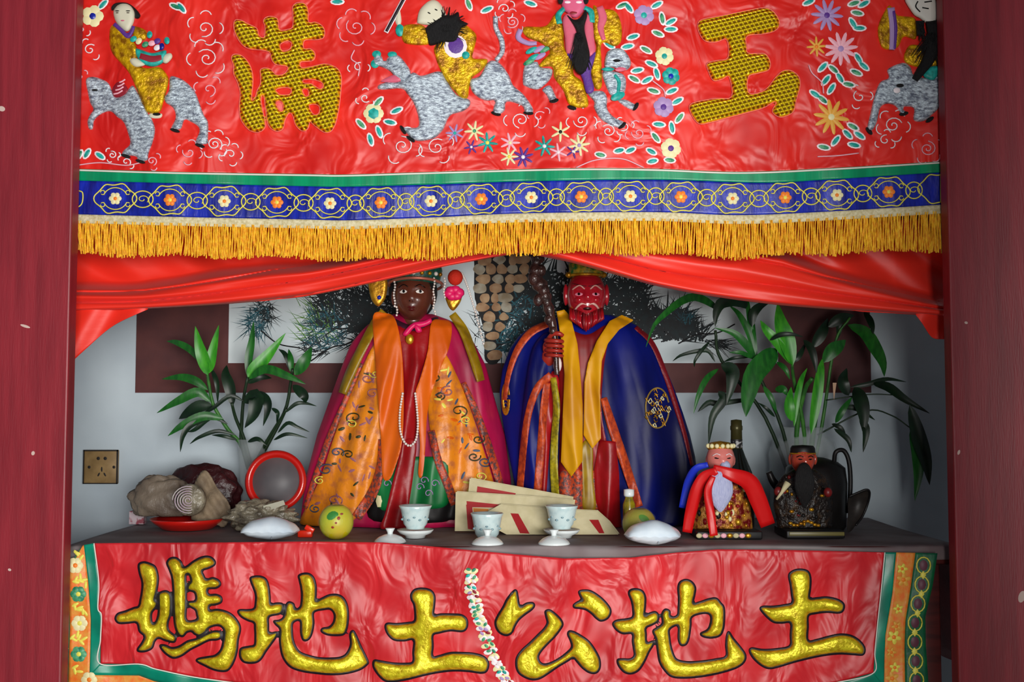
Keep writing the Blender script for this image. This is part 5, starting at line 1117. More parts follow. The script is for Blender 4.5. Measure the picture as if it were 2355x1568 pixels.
# cream paper packets with red printed bands
CRM = mat('cream_joss_paper', (206, 196, 158), 0.8, rgb2=(190, 180, 140), scale=30, bump=0.3, bscale=60)
RPR = mat('red_print', (160, 18, 24), 0.6); GPR = mat('gold_print', (200, 120, 30), 0.5)
def packet_paper(poly, marks, ybot, yb_px, ytop, yt_px, label, th=0.006):
    def mp_(px, py, l):
        py = np.asarray(py, float); Y = ybot + (ytop - ybot) * (yb_px - py) / (yb_px - yt_px)
        V = at_arr(px, py, Y - np.asarray(l)); V[..., 2] = np.maximum(V[..., 2], ZT + 0.0015); return V
    base = mp_(np.mean([q[0] for q in poly]), yb_px, 0.0)
    t = thing('paper_packet', label, 'paper packet', base)
    obj('paper', slab(poly, mp_, th), CRM, t, False)
    obj('paper_sheet', slab([(q[0] + 3, q[1] - 2) for q in poly], lambda a, b, l: mp_(a, b, np.asarray(l) - th - 0.001), 0.003), CRM, t, False)
    for m in marks:
        obj('printed_band' , slab(m[0], lambda a, b, l: mp_(a, b, np.asarray(l) + 0.0008), 0.0006), m[1], t, False)
packet_paper([(1080, 1100), (1316, 1144), (1308, 1216), (1070, 1214)], [([(1098, 1118), (1186, 1134), (1184, 1146), (1096, 1133)], RPR), ([(1104, 1134), (1150, 1141), (1148, 1150), (1102, 1146)], GPR), ([(1211, 1141), (1240, 1146), (1240, 1154), (1211, 1150)], RPR)], 0.335, 1216, 0.365, 1100, 'cream paper packet rising highest and tilted behind the other packets')
packet_paper([(1048, 1131), (1222, 1142), (1320, 1151), (1312, 1218), (1180, 1221), (1046, 1221)], [([(1073, 1152), (1150, 1160), (1144, 1167), (1074, 1166)], RPR), ([(1072, 1160), (1086, 1162), (1090, 1218), (1076, 1216)], RPR), ([(1088, 1168), (1124, 1170), (1120, 1180), (1090, 1180)], GPR)], 0.30, 1222, 0.33, 1131, 'cream paper packet with a red corner frame behind the teacup without a saucer')
packet_paper([(1118, 1178), (1150, 1160), (1312, 1172), (1292, 1200), (1264, 1229), (1165, 1229), (1148, 1220), (1125, 1222)], [([(1174, 1180), (1192, 1181), (1218, 1227), (1196, 1226)], RPR)], 0.262, 1229, 0.30, 1160, 'cream paper packet with one slanting red band between two teacups')
packet_paper([(1314, 1172), (1372, 1175), (1400, 1200), (1422, 1229), (1300, 1229)], [([(1355, 1195), (1376, 1195), (1390, 1226), (1378, 1226)], RPR)], 0.262, 1229, 0.30, 1172, 'cream paper packet with a short red band below the red robe panel')

# small phial
p = on_table(1447, 1222); k = mpp(p[1])
t = thing('glass_phial', 'small clear phial with white cap beside the mottled fruit', 'phial', p)
obj('phial_body', lathe([(0.0, 0.001), (13 * k, 0.001), (14 * k, 0.01), (14 * k, 0.07), (9 * k, 0.085), (9 * k, 0.09)], p, 20), mat('yellow_liquid', (180, 160, 20), 0.2, rgb2=(110, 100, 30), scale=60, coat=0.6), t)
obj('cap', lathe([(11 * k, 0.09), (12 * k, 0.094), (12 * k, 0.108), (0, 0.11)], p, 18), CERW, t)

# red plate, bags and paper
RPL = mat('red_plastic', (190, 24, 16), 0.3, coat=0.3)
p = on_table(432, 1216); k = mpp(p[1])
tag(obj('red_plate', lathe([(0, 0.004), (50 * k, 0.004), (52 * k, 0), (56 * k, 0.001), (74 * k, 0.016), (84 * k, 0.027), (82 * k, 0.029), (70 * k, 0.018), (52 * k, 0.008), (0, 0.007)], p, 48), RPL), 'round red plastic plate under the crumpled bags', 'plate')
PP = p
def crumple(c, r, amp, seed, nu=56, nv=34, freq=(40, 60), flat=None):
    V, F = ell((0, 0, 0), (1, 1, 1), nu, nv); V = np.array(V); rg = np.random.default_rng(seed)
    d = np.zeros(len(V))
    for q in range(16):
        n_ = rg.normal(size=3); n_ /= np.linalg.norm(n_); d += np.abs(np.sin((V @ n_) * rg.uniform(3, 9) + rg.uniform(0, 6))) - 0.6
    d += 0.5 * nz(V[:, 0] * 9, V[:, 2] * 9 + V[:, 1] * 7, seed)
    V = V * (1 + amp * d / 3.0)[:, None] * np.array(r) + np.array(c)
    if flat is not None: V[:, 2] = np.maximum(V[:, 2], flat)
    return V, F
BAGB = mat('dusty_brown_bag', (118, 106, 92), 0.5, rgb2=(88, 76, 66), scale=14, bump=0.6, bscale=50, bdist=0.008)
BAGD = mat('dark_maroon_bag', (64, 20, 24), 0.4, rgb2=(34, 14, 16), scale=12, bump=0.7, bscale=40, bdist=0.01)
CELL = mat('crumpled_cellophane', (150, 142, 122), 0.3, rgb2=(96, 88, 74), scale=30, bump=0.9, bscale=60, bdist=0.01, spec=0.8)
zp = ZT + 0.026
c = at(375, 1150, 0.465)
tag(obj('crumpled_bag', join(crumple(c, (0.084, 0.036, 0.064), 0.16, 3, flat=zp + 0.004), ), BAGB), 'crumpled dusty brown bag on the red plate below the socket', 'bag')
c = at(468, 1138, 0.56)
tag(obj('crumpled_bag', crumple(c, (0.098, 0.04, 0.085), 0.14, 8, flat=ZT + 0.002), BAGD), 'dark maroon crumpled bag behind the brown paper and round tray', 'bag')
tag(obj('crumpled_cellophane', crumple(at(600, 1190, 0.36), (0.082, 0.05, 0.040), 0.3, 12, 70, 40, flat=ZT + 0.002), CELL), 'heap of crumpled cellophane between the plate and the round tray', 'wrapping')
def mpap(px, py, l):
    px = np.asarray(px, float); py = np.asarray(py, float)
    return at_arr(px, py, 0.405 + 0.03 * (1210 - py) / 130.0 + 0.006 * np.sin(px / 9.0 + py / 14.0) + 0.004 * np.sin(px / 5.0 - py / 8.0) - np.asarray(l))
tag(obj('brown_paper', puff([[(448, 1112), (466, 1083), (480, 1088), (500, 1122), (522, 1150), (530, 1172), (524, 1200), (512, 1212), (500, 1206), (470, 1200), (440, 1192), (455, 1160), (452, 1130)]], mpap, 4, 0.004, 4), mat('brown_wrapping_paper', (138, 120, 96), 0.75, rgb2=(104, 90, 74), scale=20, bump=0.6, bscale=50, bdist=0.008), solid=0.003), 'pointed piece of crumpled brown paper standing on the red plate', 'paper')
t = thing('paper_roll', 'rolled lilac-edged paper showing its spiral end among the crumpled bags', 'paper roll', at(433, 1188, 0.375))
cr = at(433, 1150, 0.362)
obj('roll_body', xf(lathe([(0.0, 0.0), (0.040, 0.0), (0.042, 0.01), (0.040, 0.022), (0, 0.024)], (0, 0, 0), 28), Matrix.Translation(Vector(cr)) @ Matrix.Rotation(-P2 / 2 , 4, 'X') @ Matrix.Rotation(0.3, 4, 'Y')), CELL, t)
T = np.linspace(0, 5.5 * 2 * P2, 120); R = 0.004 + 0.037 * T / T[-1]
obj('roll_spiral', tube(np.stack([cr[0] + R * np.cos(T), np.full(120, cr[1] - 0.002), cr[2] + R * 0.92 * np.sin(T)], -1), 0.0016, 4), mat('lilac_paper_edge', (186, 160, 180), 0.6, rgb2=(200, 196, 190), scale=40), t)
tag(obj('paper_strip', slab([(605, 1163), (652, 1150), (656, 1160), (608, 1178)], lambda a, b, l: at_arr(a, b, 0.318 + 0.0 * np.asarray(a) - np.asarray(l)), 0.006), mat('pale_strip', (170, 168, 150), 0.7), smooth=False), 'short pale paper strip lying on the crumpled cellophane', 'paper strip')
p = on_table(313, 1206)
tag(obj('small_carton', box(p[0] - 0.02, p[0] + 0.02, p[1], p[1] + 0.03, ZT + 0.0005, ZT + 0.036, 0.001), mat('pink_printed_carton', (196, 180, 186), 0.6, rgb2=(150, 70, 84), scale=50, ramp=(0.5, 0.6))), 'small white and pink carton at the left end of the altar', 'carton')
# round tray leaning upright
Yt = 0.455; k = mpp(Yt); c = at(635, 1106, Yt); M = Matrix.Translation(Vector(c)) @ Matrix.Rotation(P2 / 2 - 0.14, 4, 'X')
t = thing('round_tray', 'round red-rimmed tray with grey face propped against the magenta cape', 'tray', at(635, 1172, Yt))
obj('rim', xf(lathe([(53 * k, 0.0), (56 * k, 0.012), (64 * k, 0.015), (70 * k, 0.008), (68 * k, -0.010), (53 * k, -0.012), (53 * k, 0.0)], (0, 0, 0), 56), M), RPL, t)
obj('face', xf(lathe([(0, 0.002), (54 * k, 0.002), (54 * k, -0.006), (0, -0.006)], (0, 0, 0), 56), M), mat('dusty_grey_face', (98, 94, 96), 0.5, rgb2=(78, 78, 82), scale=10), t)

# ------------------------------------------------------------------ small figurines
FGD = mat('painted_gilt_carving', (190, 130, 50), 0.35, metal=0.3, rgb2=(110, 14, 16), scale=60, bump=0.9, bscale=70, bdist=0.01, ramp=(0.42, 0.58))
FDK = mat('mottled_dark_carving', (26, 20, 18), 0.35, rgb2=(60, 42, 26), scale=60, bump=0.9, bscale=80, bdist=0.008, ramp=(0.5, 0.72))  # near-black carving colour, randomly mottled with dark brown
f1 = thing('deity_figurine', 'small gilt figurine with white beard and red shoulder ribbon', 'figurine', on_table(1660, 1245))
Yf = 0.235
BF = Body([(1078, 1632, 1690), (1090, 1615, 1712), (1115, 1600, 1722), (1160, 1596, 1726), (1195, 1592, 1730), (1216, 1590, 1732)], Yf, 0.55, 0.004, 2)
obj('body', BF.mesh(40, 20), FGD, f1)
zb = at(1660, 1216, Yf)[2]
obj('plinth', box(X_(1588, Yf), X_(1734, Yf), Yf - 0.075, Yf + 0.05, ZT + 0.001, zb + 0.002, 0.003), BLK, f1)
pf = Yf - 0.076
for k in range(9): obj('plinth_ornament', ell((X_(1604 + k * 14, Yf - 0.075), pf, (ZT + zb) / 2 + 0.001), (0.008, 0.003, 0.006), 8, 6), [CRM, PTH, GST][k % 3], f1)
r = random.Random(12)
for k in range(46):
    y = r.uniform(1110, 1210); x = r.uniform(1602, 1722)
    obj('gilt_scroll', ell(BF.map(x, y, 0.002), (r.uniform(0.004, 0.009), 0.005, r.uniform(0.004, 0.009)), 7, 5), [GST, CRTH, GST, REDC, BLK][k % 5], f1)
(hv, ff, hp) = head_mesh(1657, 1056, 32, 36, Yf - 0.02, nose=0.25, n=28, m=22)
SKN = mat('pink_painted_skin', (214, 120, 112), 0.35, coat=0.3)
hd = obj('head', hv, SKN, f1)
for s in (-1, 1):
    obj('eye', fdome(ff, s * 0.42, 0.12, 0.17, 0.06, 0, 0.0004, 0.0008), EB, hd); obj('eyebrow', fline(ff, [(s * 0.2, 0.3), (s * 0.45, 0.38), (s * 0.7, 0.25)], 0.0012), WTH, hd)
    obj('ear', ell(at(1657 + s * 29, 1058, Yf - 0.01), (0.006, 0.008, 0.014), 8, 6), SKN, hd)
obj('moustache_lip', fdome(ff, 0, -0.45, 0.16, 0.05, 0, 0.0004, 0.001), REDC, hd)
hat = obj('gilt_hat', lathe([(0.030, 0), (0.033, 0.004), (0.031, 0.012), (0.024, 0.018), (0, 0.022)], at(1656, 1034, Yf - 0.015), 20), GST, f1)
for k in range(7): obj('hat_bead', ell(np.array(at(1656, 1034, Yf - 0.015)) + np.array([0.033 * math.cos(-0.3 - k * 0.42), 0.033 * math.sin(-0.3 - k * 0.42), 0.010]), (0.006,) * 3, 8, 6), CRTH, hat)
BRD = mat('white_hair_beard', (186, 190, 220), 0.9, rgb2=(160, 166, 204), scale=90, stretch=(6, 6, 0.6), bump=0.6, bscale=120)
v, f = ell((0, 0, 0), (1, 1, 1), 26, 20); v = np.array(v); w_ = np.where(v[:, 2] < 0, 1 - 0.55 * (-v[:, 2]) ** 1.6, 1)
bc = at(1656, 1128, Yf - 0.085); v = v * np.array([0.032, 0.014, 0.052]) * np.stack([w_, w_, 1 + 0 * w_], -1) + bc
v[:, 1] += 0.001 * np.sin(v[:, 0] * 2200)
obj('white_beard', (v, f), BRD, f1)
obj('chin_tuft', ell(at(1668, 1072, Yf - 0.055), (0.013, 0.012, 0.014), 12, 9), BRD, f1)
RRB = mat('red_ribbon', (206, 16, 18), 0.4, bump=0.2, bscale=40)
def ribbon(name, pts, rad, m, Ys, parent):
    P = cat(np.array([list(p) + [y] for p, y in zip(pts, Ys)], float), 24); rr4 = np.interp(np.linspace(0, 1, 24), np.linspace(0, 1, len(rad)), rad)
    T = np.gradient(P[:, :2], axis=0); T /= np.linalg.norm(T, axis=1)[:, None]; N_ = np.stack([-T[:, 1], T[:, 0]], 1)
    V = []
    for u in (-1, -0.35, 0.35, 1):
        Q = P[:, :2] + N_ * (rr4 * u)[:, None]; V.append(at_arr(Q[:, 0], Q[:, 1], P[:, 2] - 0.0018 * (1 - u * u) + 0.0015 * np.sin(np.linspace(0, 9, 24) + 2 * u)))
    V = np.stack(V, 1).reshape(-1, 3)
    V[:, 2] = np.maximum(V[:, 2], ZT + 0.002)
    return obj(name, (V, grid_faces(4, 24)), m, parent, solid=0.0018)
ribbon('shoulder_ribbon', [(1648, 1082), (1620, 1098), (1602, 1130), (1588, 1180), (1580, 1224)], [8, 14, 15, 13, 11], RRB, [0.14, 0.155, 0.165, 0.18, 0.19], f1)
ribbon('shoulder_ribbon', [(1640, 1076), (1680, 1090), (1722, 1108), (1744, 1150), (1766, 1208)], [8, 14, 20, 20, 17], RRB, [0.15, 0.14, 0.155, 0.17, 0.19], f1)
ribbon('front_ribbon', [(1640, 1095), (1628, 1130), (1634, 1180), (1642, 1232)], [6, 9, 10, 9], RRB, [0.14, 0.135, 0.125, 0.12], f1)
ribbon('blue_ribbon', [(1628, 1068), (1600, 1078), (1584, 1110), (1570, 1168)], [6, 8, 11, 9], mat('bright_blue_ribbon', (28, 50, 190), 0.4), [0.17, 0.18, 0.20, 0.215], f1)
f2 = thing('deity_figurine', 'small dark figurine with red face and black beard', 'figurine', on_table(1850, 1243))
Yd = 0.26
BD = Body([(1078, 1825, 1872), (1092, 1800, 1898), (1120, 1782, 1912), (1160, 1778, 1916), (1195, 1786, 1914), (1214, 1788, 1914)], Yd, 0.55, 0.004, 5)
obj('body', BD.mesh(40, 20), FDK, f2)
zb = at(1850, 1214, Yd)[2]
obj('plinth', box(X_(1786, Yd), X_(1916, Yd), Yd - 0.08, Yd + 0.05, ZT + 0.001, zb + 0.002, 0.003), BLK, f2)
obj('plinth_band', box(X_(1792, Yd), X_(1914, Yd), Yd - 0.083, Yd - 0.079, ZT + 0.008, zb - 0.001, 0.001), mat('olive_gilt_band', (104, 96, 50), 0.4), f2)
for k in range(40):
    y = r.uniform(1096, 1208); x = r.uniform(1788, 1906)
    obj('gilt_scroll', ell(BD.map(x, y, 0.001), (r.uniform(0.003, 0.007), 0.004, r.uniform(0.003, 0.006)), 7, 5), [FDK, GST, FDK, mat('dull_red_paint', (110, 24, 24), 0.4), BLK][k % 5], f2)
for k in range(9): obj('gilt_leaf', ell(BD.map(1818 + k * 8, 1203 + 5 * math.sin(k), 0.004), (0.006, 0.004, 0.004), 7, 5), GST, f2)
(hv, fd, hp) = head_mesh(1846, 1058, 27, 32, Yd - 0.03, nose=0.28, n=28, m=22)
hd = obj('head', hv, mat('brick_red_face', (170, 62, 44), 0.25, coat=0.5), f2)
for s in (-1, 1):
    obj('eye', fdome(fd, s * 0.42, 0.1, 0.17, 0.06, 0, 0.0004, 0.0008), EB, hd); obj('eyebrow', fline(fd, [(s * 0.2, 0.26), (s * 0.45, 0.34), (s * 0.7, 0.25)], 0.0013), EB, hd)
    obj('ear', ell(at(1846 + s * 28, 1056, Yd - 0.015), (0.006, 0.008, 0.014), 8, 6), MATS['brick_red_face'], hd)
obj('mouth', fdome(fd, 0, -0.48, 0.2, 0.05, 0, 0.0004, 0.001), EB, hd)
hat = obj('black_hat', lathe([(0.029, 0), (0.031, 0.004), (0.030, 0.016), (0.026, 0.022), (0, 0.024)], at(1846, 1045, Yd - 0.025), 22), BLK, f2)
a = np.linspace(0, 2 * P2, 26); cb = at(1846, 1045, Yd - 0.025)
obj('hat_rim', tube(np.stack([cb[0] + 0.031 * np.cos(a), cb[1] + 0.031 * np.sin(a), cb[2] + 0.003 + 0 * a], -1), 0.0022, 5), GST, hat)
v, f = ell((0, 0, 0), (1, 1, 1), 24, 18); v = np.array(v); w_ = np.where(v[:, 2] < 0, 1 - 0.6 * (-v[:, 2]) ** 1.6, 1)
obj('black_beard', (v * np.array([0.025, 0.014, 0.056]) * np.stack([w_, w_, 1 + 0 * w_], -1) + at(1850, 1116, Yd - 0.088), f), BLACKH, f2)
obj('sceptre', tube([at(1786, 1148, Yd - 0.09), at(1798, 1132, Yd - 0.098), at(1812, 1110, Yd - 0.095)], [0.003, 0.004, 0.009], 8), CRM, f2)
obj('fist', ell(at(1790, 1130, Yd - 0.08), (0.011, 0.01, 0.012), 10, 8), MATS['dull_red_paint'], f2); obj('fist', ell(at(1904, 1132, Yd - 0.07), (0.011, 0.01, 0.012), 10, 8), MATS['dull_red_paint'], f2)

# ------------------------------------------------------------------ bottle, kettle, crescent block
Yb = 0.43; k = mpp(Yb); p = np.array([X_(1692, Yb), Yb, ZT]); zt = at(1692, 963, Yb)[2] - ZT
t = thing('wine_bottle', 'dark glass wine bottle behind the white-bearded figurine', 'bottle', p)
s_ = lambda y: at(1692, y, Yb)[2] - ZT
obj('bottle_glass', lathe([(0, 0.003), (36 * k, 0.0), (38 * k, 0.004), (38 * k, s_(1110)), (34 * k, s_(1085)), (20 * k, s_(1050)), (13 * k, s_(1030)), (12 * k, s_(985))], p, 30), mat('dark_green_glass', (14, 18, 14), 0.1, coat=0.5), t)
obj('neck_foil', lathe([(13.5 * k, s_(1036)), (12.8 * k, s_(990)), (14 * k, s_(988)), (14 * k, s_(980)), (12.8 * k, s_(978)), (12.5 * k, s_(966)), (0, s_(964))], p, 24), mat('olive_foil', (70, 66, 34), 0.35, metal=0.4), t)
obj('neck_label', lathe([(13.4 * k, s_(1046)), (13.4 * k, s_(1010))], p, 24, cap=False), mat('black_white_label', (30, 28, 28), 0.5, rgb2=(170, 170, 170), scale=160, ramp=(0.55, 0.62)), t)
Yk = 0.405; k = mpp(Yk); p = np.array([X_(1872, Yk), Yk, ZT])
t = thing('dark_kettle', 'dark metal kettle with an arched handle behind the small dark figurine', 'kettle', p)
s_ = lambda y: at(1872, y, Yk)[2] - ZT
DMT = mat('sooty_metal', (34, 32, 32), 0.4, metal=0.3, rgb2=(22, 20, 20), scale=20)
obj('kettle_body', lathe([(0, 0.002), (60 * k, 0.0), (66 * k, 0.01), (70 * k, s_(1110)), (66 * k, s_(1075)), (50 * k, s_(1062)), (20 * k, s_(1052)), (0, s_(1050))], p, 36), DMT, t)
obj('kettle_handle', tube(cat(np.array([at(1918, 1066, Yk - 0.02), at(1922, 1040, Yk - 0.03), at(1940, 1036, Yk - 0.03), at(1952, 1060, Yk - 0.03), at(1956, 1110, Yk - 0.03), at(1952, 1180, Yk - 0.03)]), 30), 0.006, 8), BLK, t)
obj('kettle_spout', tube(cat(np.array([at(1802, 1130, Yk - 0.02), at(1780, 1110, Yk - 0.03), at(1768, 1085, Yk - 0.03)]), 12), np.linspace(0.014, 0.008, 12), 10), DMT, t)
Yq = 0.30
mq = lambda a, b, l: at_arr(a, b, Yq + 0.02 * np.sin((np.asarray(b) - 1127) / 90.0 * P2) - np.asarray(l))
t = thing('crescent_block', 'dark curved wooden crescent block standing beside the kettle', 'wooden block', on_table(1962, 1218))
obj('block', slab([(1952, 1142), (1975, 1132), (1992, 1126), (2000, 1132), (1996, 1156), (1984, 1186), (1968, 1208), (1956, 1222), (1948, 1218), (1950, 1180)], mq, 0.03, True), mat('black_wood', (34, 30, 28), 0.5, rgb2=(52, 46, 42), scale=30), t)
obj('block_edge', ptube([(1952, 1142), (1975, 1132), (1992, 1126), (2000, 1132), (1996, 1156), (1984, 1186), (1968, 1208)], 0.003, mq, 6, 0.001), BLK, t)

# ------------------------------------------------------------------ leafy plants in glass vases
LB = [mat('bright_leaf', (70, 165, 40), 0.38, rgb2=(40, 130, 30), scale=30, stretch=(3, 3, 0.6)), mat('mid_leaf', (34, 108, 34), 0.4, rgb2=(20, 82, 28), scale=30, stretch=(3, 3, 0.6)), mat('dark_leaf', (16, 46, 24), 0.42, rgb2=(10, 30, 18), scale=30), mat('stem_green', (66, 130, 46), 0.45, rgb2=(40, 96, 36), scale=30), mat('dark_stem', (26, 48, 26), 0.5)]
def pleaf(parent, pts, w, m, Y0, Y1, ox, oy, sc, n=14, tip=True):
    P = np.array([(ox + a / sc, oy + b / sc) for a, b in pts]); P = cat(P, n); t_ = np.linspace(0, 1, n)
    T = np.gradient(P, axis=0); T /= np.linalg.norm(T, axis=1)[:, None] + 1e-9; N_ = np.stack([-T[:, 1], T[:, 0]], 1)
    wp = (w / sc / 2) * np.sin(P2 * np.clip(t_, 0.0, 1) ** 0.75) ** 0.85 + 0.35
    Y = Y0 + (Y1 - Y0) * t_ - 0.015 * np.sin(P2 * t_)
    V = []
    for u, q in ((-1, 0.0), (-0.5, 0.5), (0, 1.0), (0.5, 0.5), (1, 0.0)):
        Q = P + N_ * (wp * u)[:, None]; V.append(at_arr(Q[:, 0], Q[:, 1], Y + 0.25 * q * wp * mpp(0.5) + 0.02 * u * w / sc * mpp(0.5)))
    V = np.stack(V, 1).reshape(-1, 3)
    return obj('leaf', (V, grid_faces(5, n)), LB[m], parent)
def pstem(parent, pts, r0, r1, m, Y0, Y1, ox, oy, sc):
    P = cat(np.array([(ox + a / sc, oy + b / sc) for a, b in pts]), 16)
    return obj('stem', tube(at_arr(P[:, 0], P[:, 1], np.linspace(Y0, Y1, 16)), np.linspace(r0, r1, 16), 7), LB[m], parent)
GL = mat('clear_glass', (236, 244, 244), 0.04, trans=1.0, ior=1.45)
GLT = mat('thin_glass', (220, 232, 234), 0.05, alpha=0.22, spec=0.9)
pl = thing('potted_plant', 'low leafy green plant in a glass vase behind the round tray', 'plant', np.array([X_(584, 0.65), 0.65, ZT]))
vb = np.array([X_(584, 0.65), 0.65, ZT]); k = mpp(0.65); hz_ = at(584, 1010, 0.65)[2] - ZT
obj('glass_vase', lathe([(0, 0.004), (32 * k, 0.001), (34 * k, 0.01), (30 * k, hz_ * 0.5), (36 * k, hz_), (34.5 * k, hz_), (28.5 * k, hz_ * 0.5), (30 * k, 0.014), (0, 0.012)], vb, 30), GLT, pl)
A_ = (340, 720, 4.355)
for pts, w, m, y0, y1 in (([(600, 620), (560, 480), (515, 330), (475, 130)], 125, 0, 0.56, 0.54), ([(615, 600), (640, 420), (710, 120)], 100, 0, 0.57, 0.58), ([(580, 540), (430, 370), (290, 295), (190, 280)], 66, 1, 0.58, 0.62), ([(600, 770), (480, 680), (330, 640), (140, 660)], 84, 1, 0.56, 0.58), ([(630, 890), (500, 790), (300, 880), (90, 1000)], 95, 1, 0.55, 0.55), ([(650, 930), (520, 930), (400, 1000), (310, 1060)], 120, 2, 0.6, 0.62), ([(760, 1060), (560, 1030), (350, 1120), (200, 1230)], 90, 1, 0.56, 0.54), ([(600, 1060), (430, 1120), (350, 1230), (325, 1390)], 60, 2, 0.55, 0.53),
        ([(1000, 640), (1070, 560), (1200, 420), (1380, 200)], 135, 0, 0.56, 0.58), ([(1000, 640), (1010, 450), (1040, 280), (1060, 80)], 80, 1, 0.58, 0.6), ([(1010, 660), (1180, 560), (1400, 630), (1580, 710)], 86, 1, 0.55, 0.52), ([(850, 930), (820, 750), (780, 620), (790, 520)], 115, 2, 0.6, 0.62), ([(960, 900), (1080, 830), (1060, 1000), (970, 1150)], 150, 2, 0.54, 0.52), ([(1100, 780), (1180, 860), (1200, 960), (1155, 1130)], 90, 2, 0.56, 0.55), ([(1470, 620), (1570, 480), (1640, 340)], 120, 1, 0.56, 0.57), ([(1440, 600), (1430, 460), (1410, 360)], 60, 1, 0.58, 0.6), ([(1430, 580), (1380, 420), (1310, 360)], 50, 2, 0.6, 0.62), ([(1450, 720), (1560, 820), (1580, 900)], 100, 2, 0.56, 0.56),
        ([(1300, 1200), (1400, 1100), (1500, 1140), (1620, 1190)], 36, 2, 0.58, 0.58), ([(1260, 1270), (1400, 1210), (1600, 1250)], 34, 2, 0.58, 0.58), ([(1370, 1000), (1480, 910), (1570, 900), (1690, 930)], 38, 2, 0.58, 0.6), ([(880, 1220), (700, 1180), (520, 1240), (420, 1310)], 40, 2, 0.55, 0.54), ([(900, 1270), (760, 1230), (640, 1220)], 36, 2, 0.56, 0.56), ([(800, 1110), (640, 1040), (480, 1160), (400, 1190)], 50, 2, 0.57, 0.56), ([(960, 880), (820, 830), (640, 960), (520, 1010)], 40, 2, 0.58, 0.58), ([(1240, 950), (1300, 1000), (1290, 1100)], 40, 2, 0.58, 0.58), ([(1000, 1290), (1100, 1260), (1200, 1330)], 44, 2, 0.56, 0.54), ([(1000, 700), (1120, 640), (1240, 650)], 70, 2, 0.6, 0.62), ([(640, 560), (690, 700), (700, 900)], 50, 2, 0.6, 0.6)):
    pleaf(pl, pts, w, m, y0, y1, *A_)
for pts, r0, r1, m in (([(1020, 1560), (930, 1310), (830, 1200), (740, 1070), (650, 900), (610, 700), (590, 560)], 0.0065, 0.004, 3), ([(1010, 1560), (940, 1300), (940, 1100), (960, 850), (1000, 640)], 0.0065, 0.004, 4), ([(1040, 1560), (960, 1250), (880, 1050), (840, 900)], 0.006, 0.004, 4), ([(1060, 1560), (1220, 1280), (1380, 960), (1430, 700), (1450, 560)], 0.006, 0.004, 4), ([(1050, 1560), (1180, 1300), (1300, 1100), (1390, 960)], 0.005, 0.003, 4)):
    pstem(pl, pts, r0, r1, m, 0.65, 0.57, *A_)
pr = thing('potted_plant', 'tall leafy green plant in a glass jar behind the kettle', 'plant', np.array([X_(1845, 0.62), 0.62, ZT]))
vb = np.array([X_(1845, 0.62), 0.62, ZT]); k = mpp(0.62); s_ = lambda y: at(1845, y, 0.62)[2] - ZT
obj('glass_jar', lathe([(0, 0.004), (72 * k, 0.001), (76 * k, 0.012), (78 * k, s_(1040)), (70 * k, s_(1015)), (52 * k, s_(1002)), (52 * k, s_(982)), (50 * k, s_(982)), (50 * k, s_(1003)), (67 * k, s_(1017)), (75 * k, s_(1042)), (73 * k, 0.016), (0, 0.014)], vb, 36), GLT, pr)
C_ = (1480, 660, 5.226); D_ = (1800, 660, 4.611); E_ = (0, 0, 1.0)
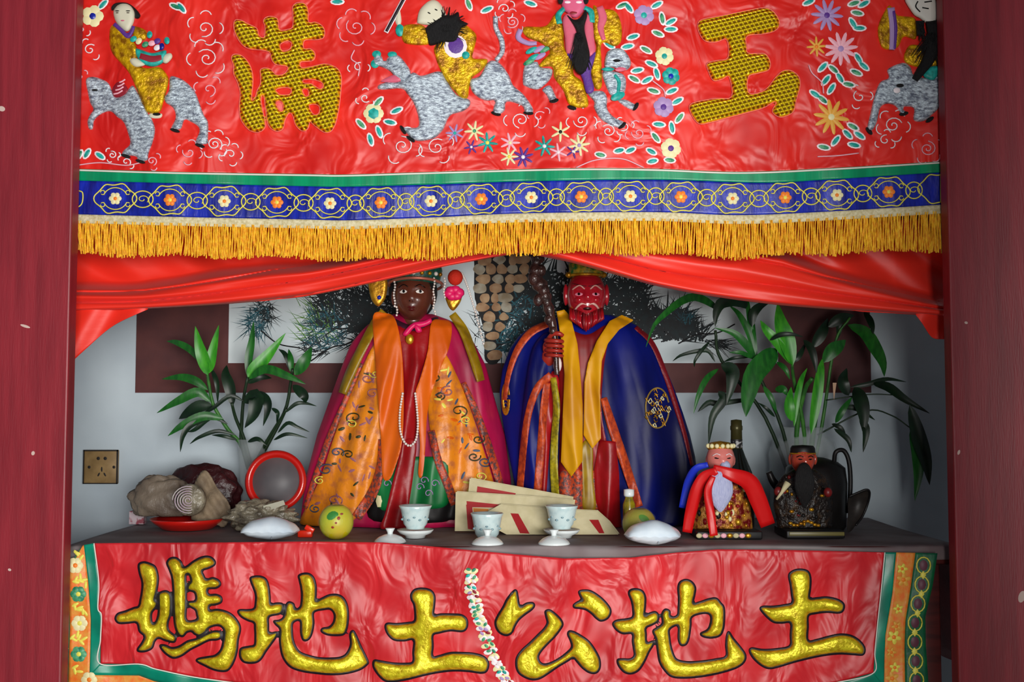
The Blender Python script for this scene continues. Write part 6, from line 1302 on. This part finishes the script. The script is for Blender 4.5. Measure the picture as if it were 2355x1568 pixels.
for pts, w, m, y0, y1, cc in (([(900, 280), (830, 215), (700, 140), (580, 120), (420, 190), (250, 330), (120, 470), (30, 720)], 95, 1, 0.55, 0.40, C_), ([(1230, 260), (1190, 190), (1080, 155), (930, 200), (870, 330), (860, 480)], 150, 2, 0.52, 0.48, C_), ([(1350, 870), (1270, 560), (1150, 330), (1030, 220)], 75, 1, 0.52, 0.56, C_), ([(1350, 870), (1290, 500), (1250, 200), (1235, 130)], 60, 1, 0.54, 0.58, C_), ([(1350, 870), (1240, 700), (1080, 550), (850, 490)], 95, 1, 0.5, 0.48, C_), ([(1350, 870), (1180, 790), (1030, 785)], 50, 1, 0.5, 0.48, C_), ([(1300, 480), (1320, 320), (1400, 230), (1520, 180)], 110, 2, 0.54, 0.56, C_), ([(1320, 830), (1100, 850), (960, 900)], 40, 2, 0.54, 0.56, C_), ([(1360, 860), (1330, 600), (1330, 400)], 50, 1, 0.53, 0.56, C_),
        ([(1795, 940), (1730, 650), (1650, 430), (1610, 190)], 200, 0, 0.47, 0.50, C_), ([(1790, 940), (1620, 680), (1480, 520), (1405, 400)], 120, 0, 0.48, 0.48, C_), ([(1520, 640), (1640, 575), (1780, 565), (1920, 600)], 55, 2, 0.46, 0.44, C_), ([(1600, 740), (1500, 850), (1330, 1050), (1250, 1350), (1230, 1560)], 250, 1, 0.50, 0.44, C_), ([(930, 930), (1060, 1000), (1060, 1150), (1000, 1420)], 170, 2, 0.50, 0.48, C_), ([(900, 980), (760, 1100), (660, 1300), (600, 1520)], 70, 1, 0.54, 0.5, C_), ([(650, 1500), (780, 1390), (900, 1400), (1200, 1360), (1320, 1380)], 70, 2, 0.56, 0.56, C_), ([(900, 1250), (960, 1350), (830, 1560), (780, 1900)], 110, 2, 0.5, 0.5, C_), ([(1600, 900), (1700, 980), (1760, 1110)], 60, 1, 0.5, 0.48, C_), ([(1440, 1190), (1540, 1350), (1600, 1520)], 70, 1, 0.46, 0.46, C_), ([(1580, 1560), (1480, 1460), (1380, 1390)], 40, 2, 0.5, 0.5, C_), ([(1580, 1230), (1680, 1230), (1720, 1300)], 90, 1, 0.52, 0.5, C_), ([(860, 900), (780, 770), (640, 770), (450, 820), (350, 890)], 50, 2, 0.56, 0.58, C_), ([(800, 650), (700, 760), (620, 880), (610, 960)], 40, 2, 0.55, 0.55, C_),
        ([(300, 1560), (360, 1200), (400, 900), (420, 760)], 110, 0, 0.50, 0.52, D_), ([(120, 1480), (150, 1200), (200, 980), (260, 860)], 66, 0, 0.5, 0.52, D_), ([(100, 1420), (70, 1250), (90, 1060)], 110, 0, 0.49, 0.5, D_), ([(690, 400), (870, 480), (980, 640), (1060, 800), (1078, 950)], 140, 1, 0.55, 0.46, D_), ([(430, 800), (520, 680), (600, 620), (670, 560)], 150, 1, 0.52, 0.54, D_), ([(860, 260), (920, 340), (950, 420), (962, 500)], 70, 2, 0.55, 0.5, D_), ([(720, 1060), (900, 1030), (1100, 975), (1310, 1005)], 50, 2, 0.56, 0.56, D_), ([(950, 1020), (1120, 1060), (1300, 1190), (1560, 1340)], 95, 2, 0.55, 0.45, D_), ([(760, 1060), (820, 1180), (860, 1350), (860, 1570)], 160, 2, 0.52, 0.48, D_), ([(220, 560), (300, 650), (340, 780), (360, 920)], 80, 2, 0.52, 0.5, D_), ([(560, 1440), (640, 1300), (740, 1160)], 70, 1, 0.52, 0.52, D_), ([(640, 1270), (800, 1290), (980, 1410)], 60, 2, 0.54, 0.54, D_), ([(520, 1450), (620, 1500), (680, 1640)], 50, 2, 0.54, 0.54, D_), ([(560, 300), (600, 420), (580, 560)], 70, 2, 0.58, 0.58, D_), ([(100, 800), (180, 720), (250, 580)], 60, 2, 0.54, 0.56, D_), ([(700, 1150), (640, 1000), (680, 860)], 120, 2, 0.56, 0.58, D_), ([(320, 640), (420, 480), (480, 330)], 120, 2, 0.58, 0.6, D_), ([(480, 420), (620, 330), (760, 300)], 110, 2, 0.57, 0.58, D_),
        ([(2092, 930), (2112, 1000), (2130, 1060), (2138, 1115)], 34, 2, 0.46, 0.44, E_), ([(2094, 985), (2110, 1040), (2112, 1090), (2104, 1152)], 28, 1, 0.48, 0.46, E_), ([(1918, 985), (1950, 1010), (1958, 1040)], 12, 2, 0.52, 0.5, E_), ([(1978, 960), (1992, 990), (1985, 1040)], 18, 2, 0.5, 0.48, E_)):
    pleaf(pr, pts, w, m, y0, y1, *cc)
for pts, r0, r1, m, y0, y1, cc in (([(1838, 1180), (1832, 1000), (1850, 900), (1868, 870)], 0.008, 0.006, 3, 0.60, 0.5, E_), ([(1856, 1180), (1868, 1010), (1885, 900), (1890, 830)], 0.009, 0.006, 3, 0.60, 0.52, E_), ([(1850, 1180), (1850, 1000), (1825, 870), (1822, 838)], 0.007, 0.004, 3, 0.60, 0.48, E_), ([(1840, 1180), (1800, 990), (1740, 850), (1738, 825)], 0.006, 0.004, 4, 0.60, 0.5, E_), ([(1850, 1180), (1890, 980), (1920, 790), (1955, 730)], 0.006, 0.003, 3, 0.60, 0.55, E_), ([(1845, 1180), (1760, 960), (1660, 830), (1645, 760)], 0.006, 0.004, 4, 0.6, 0.52, E_), ([(1880, 1000), (1990, 945), (2050, 955), (2095, 985)], 0.0025, 0.0018, 4, 0.58, 0.48, E_), ([(1900, 920), (1995, 907), (2060, 908)], 0.002, 0.0016, 4, 0.57, 0.52, E_)):
    pstem(pr, pts, r0, r1, m, y0, y1, *cc)
obj('dry_leaf', (lambda V: V)(strip([(1915, 880), (1916, 900)], [(1924, 880), (1918, 920)], lambda a, b, l: at_arr(a, b, 0.48 - np.asarray(l)), 6, 3, lin=True)), mat('dry_leaf_tan', (196, 160, 130), 0.7), pr)
